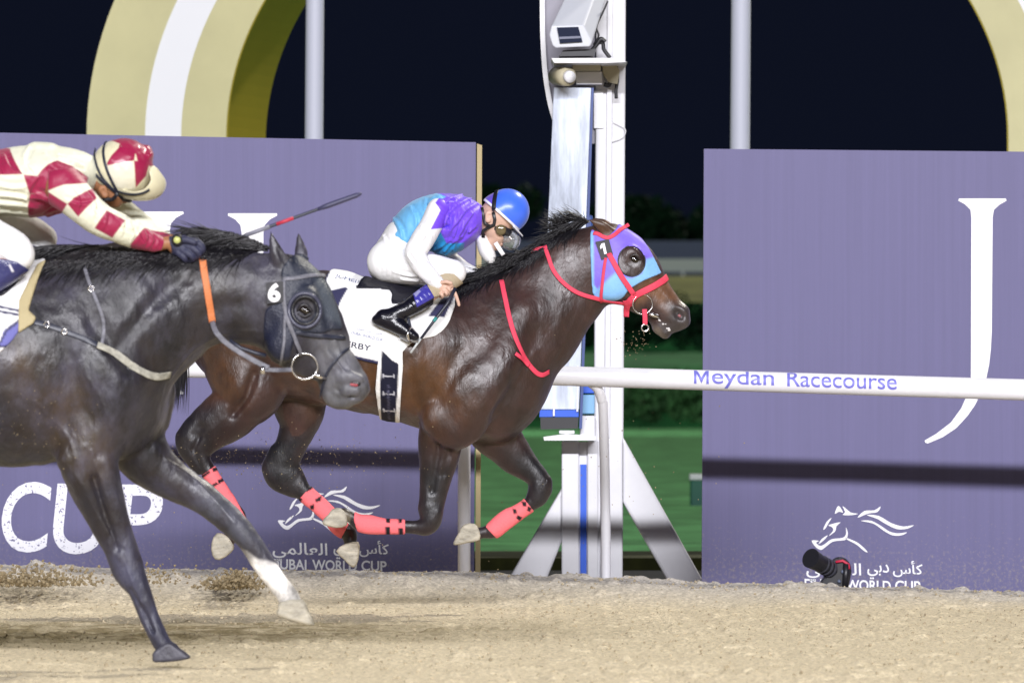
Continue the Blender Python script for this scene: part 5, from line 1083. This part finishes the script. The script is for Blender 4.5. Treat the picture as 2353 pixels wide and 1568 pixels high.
for sg, chs, chf in ((-1, shin_n, foot_n), (1, [(a, b, -w, r, q) for a, b, w, r, q in shin_n], [(a, b, -w, r, q) for a, b, w, r, q in foot_n])):
    S3 = Solid(845, 1010, 620, 800, *((-190, -80) if sg < 0 else (80, 190)), 1.6)
    S3.add(sts(Z3, chs), 0, 5, 3.2); S3.add(sts(Z3, chf), 6, 5, 3.0); S3.add(sts(Z3, [(500, 1300, sg*560, 38, 42), (520, 1310, sg*560, 40, 42)]), 4)
    S3.D = np.maximum(S3.D, S3.poly(L(Z3, [(872, 975), (955, 1118), (930, 1260), (850, 1480), (440, 1480), (440, 1150)]))[..., None])
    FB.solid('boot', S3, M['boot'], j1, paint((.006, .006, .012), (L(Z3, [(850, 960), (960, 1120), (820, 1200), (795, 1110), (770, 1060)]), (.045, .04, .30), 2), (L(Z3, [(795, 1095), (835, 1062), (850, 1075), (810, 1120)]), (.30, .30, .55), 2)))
t1 = np.linspace(0, 2*math.pi, 28, endpoint=False)
stq = [(*Z3(775+75*math.cos(a)*.35, 1415+70*math.sin(a)*.75), -168+20*math.cos(a)) for a in t1]
si = mesh('stirrup', *tube(FB.w(stq), .006, 8, closed=True), M['silver'], sad)
mesh('stirrup_tread', *tube(FB.w([(*Z3(690, 1425), -166), (*Z3(760, 1455), -168), (*Z3(832, 1470), -168)]), [.012, .014, .012], 10), mat('stirrup_steel', (.35, .36, .40), .3, metal=.8), si)
strap(SB, FB, 'stirrup_leather', L(Z3, [(720, 1130), (745, 1260), (770, 1380)]), 7, M['tackdark'], sad, wfix=[-120, -150, -166])
# helmet
hc = Z3(1512, 440); S = Solid(1095, 1225, 425, 560, -58, 58, 1.3)
S.add(sts(Z3, [(1478, 452, 0, 178, 165), (1530, 425, 0, 178, 165)]), 0)
rimA, rimB = Z3(1318, 320), Z3(1700, 660); e = np.array(rimB)-np.array(rimA); e /= np.linalg.norm(e); nrm = np.array([e[1], -e[0]])
A0 = np.array(rimA); ctr = A0+e*60
S.D = np.maximum(S.D, S.poly([A0-e*200, A0+e*400, A0+e*400+nrm*300, A0-e*200+nrm*300])[..., None])
S.add([(*(ctr+e*42+nrm*0), 0, 3, 40), (*(ctr+e*58-nrm*1), 0, 2.6, 30), (*(ctr+e*70-nrm*2), 0, 2, 12)], 2)
HB = (.05, .15, .80); HP = (.13, .08, .55)
hm = FB.solid('helmet', S, M['shell1'], j1, paint(HB, (L(Z3, [(1280, 380), (1300, 250), (1450, 200), (1435, 400), (1420, 470)]), HP, 2),
     ([A0-e*30-nrm*3, A0+e*190-nrm*3, A0+e*190+nrm*5.5, A0-e*30+nrm*5.5], (.78, .78, .84), 1.5)))
strap(S, FB, 'helmet_band', L(Z3, [(1448, 262), (1432, 330), (1425, 400), (1424, 440)]), 10, M['black'], hm, off=1)
mesh('chin_strap', *sweep(FB.w([(*Z3(x, y), w) for x, y, w in ((1420, 440, -40), (1432, 500, -36), (1425, 540, -34), (1380, 560, -30), (1335, 590, -24), (1340, 640, -22))]), np.array([[0, -1, 0.]]*6), .016, .006), M['black'], hm)
mesh('chin_strap', *sweep(FB.w([(*Z3(x, y), w) for x, y, w in ((1330, 400, -34), (1340, 470, -33), (1352, 530, -32), (1390, 548, -33))]), np.array([[0, -1, 0.]]*4), .014, .006), M['black'], hm)
# goggles, face shield, scarf
S = Solid(1115, 1185, 505, 590, -45, 45, 1.2)
S.add(sts(Z3, [(1450, 560, 0, 66, 112), (1505, 590, 0, 58, 104), (1540, 615, 0, 40, 90)]), 0)
S.D = np.maximum(S.D, S.poly(L(Z3, [(1420, 540), (1480, 515), (1580, 590), (1530, 645), (1430, 640)]))[..., None])
gg = FB.solid('goggles', S, M['black'], j1)
mesh('lens', *tube(FB.w([(*Z3(1478, 580), q) for q in (-31, -33.5, -35.5, -36)]), [.026, .025, .016, .002], 18), M['smoke'], gg)
S = Solid(1135, 1205, 525, 605, -40, 40, 1.3); S.add(sts(Z3, [(1520, 640, 0, 85, 85), (1560, 660, 0, 78, 85)]), 0); Si = S.copy(); Si.D = S.D+2.2; S.D = np.maximum(S.D, -Si.D)
S.D = np.maximum(S.D, S.poly(L(Z3, [(1500, 590), (1700, 560), (1700, 800), (1470, 800), (1500, 680)]))[..., None]); FB.solid('face_shield', S, M['lens'], gg)
mesh('shield_frame', *sweep(FB.w([(*Z3(x, y), -28) for x, y in ((1436, 680), (1468, 730), (1500, 778))]), np.array([[0, -1, 0.]]*3), .020, .008), M['letter'], gg)
S = Solid(1090, 1165, 540, 615, -40, 40, 1.4); S.add(sts(Z3, [(1330, 660, 0, 50, 80), (1365, 740, 0, 62, 76), (1395, 800, 0, 48, 56), (1410, 845, 0, 16, 20)]), 0)
FB.solid('scarf', S, M['breech'], j1)
wp = empty('riding_whip', FB.w([(*Z3(1100, 1060), -70)])[0], 'dark riding whip pointing down in the hand of the jockey in purple', 'riding whip', 'riding whips')
P = FB.w([(*Z3(1120, 1050), -134), (*Z3(1060, 1170), -146), (*Z3(960, 1300), -158), (*Z3(850, 1450), -168)]); mesh('shaft', *tube(P, [.010, .009, .007, .006], 10), M['tackdark'], wp)
P = FB.w([(*Z3(850, 1450), -168), (*Z3(770, 1560), -174)]); mesh('tip', *tube(P, [.006, .005], 8), mat('pale_whip', (.5, .52, .52), .5), wp)
mesh('band', *tube(FB.w([(*Z3(972, 1284), -157), (*Z3(950, 1312), -159)]), .0085, 10), mat('teal_tape', (.03, .25, .25), .5), wp)
M['hand_rein'] = M['pink']

# ------------------------------------------------------------------ rider of the dark horse
j2 = empty('person', FD.w([(0, 600, 0)])[0], 'jockey in maroon and cream checked silks and cap, stretched over the near black horse', 'person', 'jockeys')
torso2 = [(-330, 500, 0, 190, 290), (-160, 445, 0, 200, 310), (0, 425, 0, 200, 320), (200, 410, 0, 215, 340), (370, 400, 0, 195, 335), (480, 390, 0, 145, 240)]
armn2 = [(430, 460, -300, 135, 120), (540, 560, -345, 112, 105), (680, 680, -340, 96, 92), (800, 735, -310, 88, 84), (930, 795, -250, 70, 70), (1060, 842, -195, 46, 48)]
armf2 = [(470, 420, 300, 125, 118), (610, 500, 340, 105, 100), (760, 600, 320, 90, 86), (900, 690, 270, 72, 72), (1080, 800, 200, 46, 48)]
thn2 = [(-330, 620, -190, 190, 170), (-200, 700, -300, 160, 140), (-40, 800, -390, 130, 115), (110, 880, -400, 118, 100), (160, 920, -400, 95, 92)]
thf2 = [(-300, 620, 190, 180, 170), (-100, 680, 320, 150, 130), (120, 730, 380, 110, 100), (250, 790, 380, 95, 90)]
shn2 = [(130, 950, -405, 105, 92), (30, 1020, -420, 108, 88), (-130, 1140, -430, 92, 78), (-280, 1240, -430, 62, 60)]
shf2 = [(230, 800, 390, 90, 85), (100, 960, 420, 90, 80), (-120, 1140, 430, 80, 70), (-280, 1240, 430, 62, 60)]
ftn2 = [(-350, 1260, -430, 72, 66), (-270, 1300, -430, 70, 66), (-150, 1360, -430, 45, 64), (-90, 1390, -430, 28, 52)]
S = Solid(-190, 500, 340, 770, -175, 175, 2.4)
S.add(sts(Z1, [(a, b, w, r*.88, q*.9) for a, b, w, r, q in torso2]), 0)
for c in (armn2, armf2, thn2, thf2, shn2, shf2, ftn2): S.add(sts(Z1, [(a, b, w, r*.88, q*.88) for a, b, w, r, q in c]), 7)
S.add(sts(Z1, [(470, 385, 0, 120, 130), (600, 385, 0, 95, 100), (700, 400, 0, 95, 100)]), 8)
S.add(sts(Z10, [(640, 540, 0, 300, 300), (720, 500, 0, 300, 300)]), 8)
S.add(sts(Z10, [(520, 740, 0, 200, 240), (560, 850, 0, 170, 190), (590, 940, 0, 95, 120)]), 6)
S.add(sts(Z10, [(650, 850, 0, 60, 60), (720, 930, 0, 46, 46)]), 4)
S.cut(sts(Z10, [(640, 970, 0, 8, 70), (610, 990, 0, 8, 70)]), 2)
for sg in (-1, 1): S.add(sts(Z10, [(440, 800, sg*265, 60, 30), (470, 870, sg*250, 46, 26)]), 3); S.cut(sts(Z10, [(450, 815, sg*290, 26, 16), (462, 850, sg*285, 20, 16)]), 2)
S.add(sts(Z1, [(1060, 842, -195, 44, 46), (1130, 832, -185, 44, 44), (1190, 850, -170, 66, 50), (1260, 880, -160, 70, 52)]), 5)
fr2 = [[(1250, 820, -185), (1320, 830, -205), (1352, 870, -205), (1338, 905, -170)], [(1240, 850, -200), (1300, 875, -220), (1330, 905, -212), (1310, 930, -175)], [(1220, 880, -205), (1270, 910, -222), (1290, 935, -205), (1270, 948, -170)], [(1195, 900, -200), (1230, 930, -212), (1240, 948, -190), (1225, 955, -160)]]
for i, f in enumerate(fr2): finger(S, Z1, f, 23-1.5*i)
finger(S, Z1, [(1180, 820, -215), (1240, 812, -232), (1300, 830, -235)], 21)
S.add(sts(Z1, [(1080, 800, 200, 44, 46), (1200, 840, 170, 60, 50), (1280, 870, 150, 62, 50)]), 5)
for i in range(4): finger(S, Z1, [(1290, 830+24*i, 150), (1345, 850+24*i, 120), (1340, 880+22*i, 85), (1300, 885+20*i, 80)], 20)
S2B = S; FD.solid('body', S, M['skind'], j2)
# gloves follow the hand
gl = S.shell(L(Z1, [(1128, 790), (1420, 760), (1420, 1000), (1140, 1000), (1150, 880)]), 2.0); gl2 = gl.copy(); gl.D = np.maximum(gl.D, gl.ax[2][None, None, :]); gl2.D = np.maximum(gl2.D, -gl2.ax[2][None, None, :])
M['glove'] = mat('navy_glove', (.020, .022, .055), .6, bump=.2, bscale=60); FD.solid('glove', gl2, M['glove'], j2)
FD.solid('glove', gl, M['glove'], j2)
wt = mesh('wristwatch', *tube(FD.w([(*Z1(1188, 815), q) for q in (-80, -84, -88, -88.5)]), [.020, .022, .019, .001], 18), M['black'], j2)
mesh('watch_face', *tube(FD.w([(*Z1(1188, 815), q) for q in (-88.2, -89.5, -89.6)]), [.013, .013, .001], 14), mat('watch_dial', (.45, .48, .16), .3), wt)
MAR = (.27, .007, .050); CRM = (.66, .66, .52)
S = Solid(-200, 240, 320, 540, -160, 160, 2.2)
S.add(sts(Z1, [(-330, 500, 0, 200, 300), (-160, 450, 0, 214, 325), (0, 430, 0, 222, 340), (200, 420, 0, 238, 358), (370, 400, 0, 215, 350), (480, 375, 0, 170, 262), (560, 360, 0, 125, 165)]), 0)
S.add(sts(Z1, [(420, 440, -230, 160, 130), (470, 480, -250, 140, 130)]), 16); S.add(sts(Z1, [(440, 420, 230, 150, 130), (480, 460, 250, 140, 130)]), 16)
S.add(sts(Z1, [(240, 200, -60, 40, 120), (330, 210, -60, 40, 120)]), 16)
S.noise(1.6, (40, 30, 30), 41)
for p_ in ([(-60, 495), (100, 505), (230, 530)], [(-40, 548), (120, 560), (260, 580)], [(-60, 600), (100, 605), (220, 618)], [(230, 188), (205, 290), (270, 380)], [(330, 235), (420, 300), (570, 345)], [(400, 425), (480, 410), (580, 385)], [(270, 490), (360, 520), (450, 540)], [(380, 605), (310, 570), (240, 560)],
           [(360, 330), (440, 370), (560, 380)], [(60, 240), (110, 320), (180, 370)], [(-100, 260), (0, 300), (60, 380)], [(300, 420), (260, 470), (215, 560)], [(0, 430), (120, 450), (200, 440)], [(420, 250), (480, 270), (560, 300)], [(300, 640), (360, 610), (430, 600)]):
    S.crease(L(Z1, p_), 4.0, 10, 3.0)
S.noise(.6, (10, 12, 10), 42)
S.D = np.maximum(S.D, S.poly(L(Z1, [(-600, 150), (700, 150), (700, 560), (480, 610), (330, 664), (-600, 664)]))[..., None])
col2 = paint(CRM, (L(Z1, [(-200, 150), (75, 206), (118, 290), (175, 386), (-200, 392)]), MAR, 2.2), (L(Z1, [(183, 388), (275, 398), (305, 355), (345, 318), (400, 292), (500, 330), (600, 400), (600, 446), (450, 458), (340, 498), (222, 514), (205, 460)]), MAR, 2.2),
             (L(Z1, [(195, 670), (205, 590), (222, 514), (340, 498), (480, 585), (540, 640), (420, 700)]), MAR, 2.2), (L(Z1, [(-200, 650), (-60, 655), (-90, 560), (-240, 540)]), MAR, 2.2))
FD.solid('jacket', S, M['silk'], j2, col2)
def sleeve2(ch, name):
    wlo, whi = (-175, -30) if ch[0][2] < 0 else (30, 175)
    S = Solid(120, 420, 360, 600, wlo, whi, 2.0); S.add(sts(Z1, ch), 0, 5, 4.0)
    S.noise(1.0, (24, 24, 24), 43)
    for p_ in ([(520, 470), (580, 560), (560, 640)], [(620, 500), (680, 590), (660, 690)], [(700, 560), (750, 640), (740, 740)], [(640, 600), (720, 690)], [(800, 640), (860, 700), (850, 790)], [(900, 700), (930, 780), (900, 840)], [(980, 740), (1010, 800), (990, 850)], [(1030, 770), (1050, 820), (1030, 865)], [(470, 540), (560, 570), (640, 560)], [(830, 740), (930, 770)], [(940, 745), (985, 830)]):
        S.crease(L(Z1, p_), 3.0, 7, 2.4, -1 if ch[0][2] < 0 else 1)
    S.noise(.5, (9, 10, 9), 44)
    S.D = np.maximum(S.D, S.poly(L(Z1, [(250, 380), (560, 330), (1150, 700), (1085, 880), (1000, 900), (400, 760), (250, 600)]))[..., None])
    bands = [[(480, 585), (520, 545), (640, 478), (668, 545), (548, 668)], [(655, 742), (735, 625), (855, 690), (770, 805)], [(885, 845), (975, 735), (1120, 760), (1120, 920), (880, 920)]]
    return FD.solid(name, S, M['silk'], j2, paint(CRM, (L(Z1, [(183, 388), (275, 398), (305, 355), (345, 318), (400, 292), (500, 330), (600, 400), (600, 446), (450, 458), (340, 498), (222, 514), (205, 460)]), MAR, 2.2), (L(Z1, [(195, 670), (205, 590), (222, 514), (340, 498), (478, 585), (420, 660)]), MAR, 2.2), *[(L(Z1, b), MAR, 2.2) for b in bands]))
sleeve2(armn2, 'sleeve'); sleeve2(armf2, 'sleeve')
garment(FD, Z1, [torso2[:3], thn2, thf2], 2.5, 'breeches', M['breech'], j2, (-200, 160, 360, 640, -175, 175), 2.4, 12, folds=([(0, 700), (60, 800), (160, 850)], [(-60, 760), (20, 860), (90, 920)], [(100, 800), (180, 850), (220, 900)], [(-120, 640), (-40, 720)]))
BC = (.028, .030, .115)
for sh_, ft_, rg in ((shn2, ftn2, (-175, -90)), (shf2, [(a, b, -w, r, q) for a, b, w, r, q in ftn2], (90, 175))):
    S = Solid(-190, 130, 540, 780, *rg, 2.2); S.add(sts(Z1, sh_), 0, 5, 4); S.add(sts(Z1, ft_), 8, 5, 3)
    if rg[0] < 0: S.D = np.maximum(S.D, S.poly(L(Z1, [(-700, 900), (-30, 948), (60, 945), (150, 965), (245, 1030), (120, 1110), (0, 1200), (-100, 1500), (-700, 1500)]))[..., None])
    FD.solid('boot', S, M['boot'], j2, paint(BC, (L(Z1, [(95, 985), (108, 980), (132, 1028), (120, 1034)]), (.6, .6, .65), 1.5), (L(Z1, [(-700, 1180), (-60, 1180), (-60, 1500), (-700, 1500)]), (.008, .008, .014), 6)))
# cap over the helmet
S = Solid(195, 390, 305, 470, -75, 75, 1.6)
S.add(sts(Z10, [(660, 520, 0, 396, 372), (700, 505, 0, 396, 372)]), 0)
S.D = np.maximum(S.D, S.poly(L(Z10, [(100, 300), (250, 520), (285, 640), (480, 775), (640, 880), (900, 935), (1400, 960), (1400, -100), (100, -100)]))[..., None])
Bm = S.copy(); Bm.D[:] = 200; Bm.add(sts(Z10, [(900, 660, 0, 330, 390), (960, 660, 0, 320, 380)]), 0); Bi = np.maximum(Bm.D, -(Bm.D+4.5))
Bi = np.maximum(Bi, S.poly(smoothpoly(L(Z10, [(660, 800), (690, 905), (860, 935), (1050, 928), (1180, 872), (1252, 770), (1250, 670), (1190, 575), (1110, 480), (1060, 560), (1080, 680), (1000, 790), (860, 830)]), 3))[..., None])
S.noise(.8, (9, 9, 9), 45); S.D = np.minimum(S.D, Bi)
S.add(sts(Z10, [(1040, 330, -60, 60, 120), (1010, 260, 60, 60, 120)]), 12)
cmar = [[(500, 150), (620, 160), (675, 205), (690, 235), (880, 240), (860, 420), (720, 450), (505, 490), (500, 450), (560, 350), (650, 250), (660, 190), (480, 110)], [(480, 90), (660, 40), (900, 50), (1110, 250), (1190, 480), (1060, 490), (1005, 440), (880, 330), (700, 250), (668, 195), (560, 150)], [(858, 425), (990, 420), (1050, 460), (1010, 620), (875, 775), (868, 560)], [(860, 240), (960, 280), (1100, 440), (1050, 480), (900, 420)]]
cp = FD.solid('cap', S, M['shell1'], j2, paint((.62, .58, .40), *[(L(Z10, p), MAR, 2) for p in cmar], (L(Z10, [(480, 490), (850, 425), (868, 600), (860, 800), (640, 780), (560, 680)]), (.66, .63, .50), 3)))
def capband(pts, wd): strap(S, FD, 'cap_band', L(Z10, pts), wd, M['tackdark'], cp, off=1.6, th=2.0)
capband([(470, 165), (450, 270), (462, 400), (510, 560), (580, 720), (640, 830)], 6.5)
capband([(335, 250), (325, 340), (370, 500), (440, 640), (540, 760), (630, 850)], 6.5)
capband([(285, 500), (350, 600), (450, 700), (560, 790), (640, 860)], 8)
capband([(630, 815), (740, 850), (860, 862), (980, 842), (1060, 800)], 6)
mesh('chin_strap', *sweep(FD.w([(*Z10(x, y), w) for x, y, w in ((640, 850, -52), (600, 900, -44), (560, 930, -36), (470, 930, -38), (430, 940, -34))]), np.array([[0, -1, 0.]]*5), .014, .006), M['black'], cp)
S = Solid(255, 315, 425, 480, -50, 50, 1.3); S.add(sts(Z10, [(600, 830, 0, 70, 190), (660, 880, 0, 55, 170), (700, 920, 0, 34, 120), (790, 945, 0, 22, 90)]), 0); FD.solid('goggles', S, M['black'], j2)
wp = empty('riding_whip', FD.w([(*Z1(1330, 880), 60)])[0], 'thin dark riding whip with a red grip band slanting up behind the mane', 'riding whip', 'riding whips')
pa, pb = np.array([*Z1(1260, 905), 44]), np.array([829, 442, 70])
ff = lambda t_: FD.w([pa+(pb-pa)*t_])[0]
mesh('shaft', *tube([ff(t_) for t_ in (0, .3, .5, .75, 1)], [.007, .0065, .006, .006, .004], 10), M['tackdark'], wp)
mesh('grip_band', *tube([ff(.50), ff(.60)], .0072, 10), mat('red_band', (.45, .03, .06), .5), wp)
mesh('grip', *tube([ff(.32), ff(.46)], .0085, 10), mat('grey_grip', (.2, .2, .24), .5), wp)
mesh('flap', *tube([ff(.74), ff(.80), ff(.97), ff(1.0)], [.006, .010, .009, .004], 8), mat('flap_navy', (.04, .04, .09), .5), wp)

# ------------------------------------------------------------------ flying sand
V = []; Fc = []; rq = np.random.default_rng(21)
def clodm(c, r):
    o = len(V); ph = [(0, 0, 1), (.9, 0, .45), (.28, .85, .45), (-.72, .53, .45), (-.72, -.53, .45), (.28, -.85, .45), (.72, .53, -.45), (-.28, .85, -.45), (-.9, 0, -.45), (-.28, -.85, -.45), (.72, -.53, -.45), (0, 0, -1)]
    for p in ph: V.append(tuple(np.array(c)+np.array(p)*r*(.6+.8*rq.random())))
    for f in ((0, 1, 2), (0, 2, 3), (0, 3, 4), (0, 4, 5), (0, 5, 1), (1, 6, 2), (2, 7, 3), (3, 8, 4), (4, 9, 5), (5, 10, 1), (6, 7, 2), (7, 8, 3), (8, 9, 4), (9, 10, 5), (10, 6, 1), (11, 7, 6), (11, 8, 7), (11, 9, 8), (11, 10, 9), (11, 6, 10)): Fc.append(tuple(i+o for i in f))
for _ in range(520):
    u = 535+rq.normal()*34; v = 1352-abs(rq.normal())*14-max(0, 26-abs(u-545)*.6)*rq.random(); clodm(Wd(u, v, 30.4+rq.random()*.5), .004+.006*rq.random())
for _ in range(900): clodm(Wd(40+rq.normal()*85, 1344-abs(rq.normal())*18, 30.3+rq.random()*.5), .004+.005*rq.random())
for _ in range(140): clodm(Wd(360+rq.normal()*40, 1340-abs(rq.normal())*22, 30.3+rq.random()*.5), .003+.004*rq.random())
for _ in range(420): clodm(Wd(640+rq.normal()*170, 1050+rq.normal()*34, 29+rq.random()*1.8), .0012+.0022*rq.random()**2)
for _ in range(260): clodm(Wd(760+rq.normal()*330, 1120+rq.normal()*110, 29+rq.random()*1.8), .0010+.0022*rq.random()**3)
for _ in range(60): clodm(Wd(*Z4(1460+rq.normal()*60, 1150+rq.normal()*60), 29.6+rq.random()*.2), .0012+.0018*rq.random())
for _ in range(30): clodm(Wd(1480+rq.normal()*90, 1080+rq.normal()*80, 29.6+rq.random()*.6), .0015+.002*rq.random())
for _ in range(90): clodm(Wd(60+rq.normal()*90, 980+rq.normal()*60, 23.1+rq.random()*.1), .0009+.0012*rq.random())
o = mesh('flying_sand', V, Fc, mat('wet_sand_clods', (.27, .215, .13), .9, spec=.2, var=.4, vscale=30), smooth=False); tag(o, kind='stuff')

V = []; Fc = []; rq = np.random.default_rng(77)
for _ in range(5200):
    d = 21.8+9.4*rq.random()**.8; u = rq.random()*2700-170; x = (u-CX)*d/F
    i = int(np.clip(np.searchsorted(xs, x), 0, nx-1)); j = int(np.clip(np.searchsorted(ys, d), 0, ny-1)); r = .0022+.0055*rq.random()**3
    clodm((x, d, Z[i, j]+r*.3), r)
for _ in range(900):   # crumbs along the crest of the bank
    d = 31.1+.5*rq.random(); u = rq.random()*2700-170; x = (u-CX)*d/F; i = int(np.clip(np.searchsorted(xs, x), 0, nx-1)); j = int(np.clip(np.searchsorted(ys, d), 0, ny-1)); r = .003+.006*rq.random()**3
    clodm((x, d, Z[i, j]+r*.2), r)
o = mesh('loose_sand', V, Fc, mat('sand_crumbs', (.40, .335, .225), .95, spec=.1, var=.45, vscale=40), smooth=False); tag(o, kind='stuff')
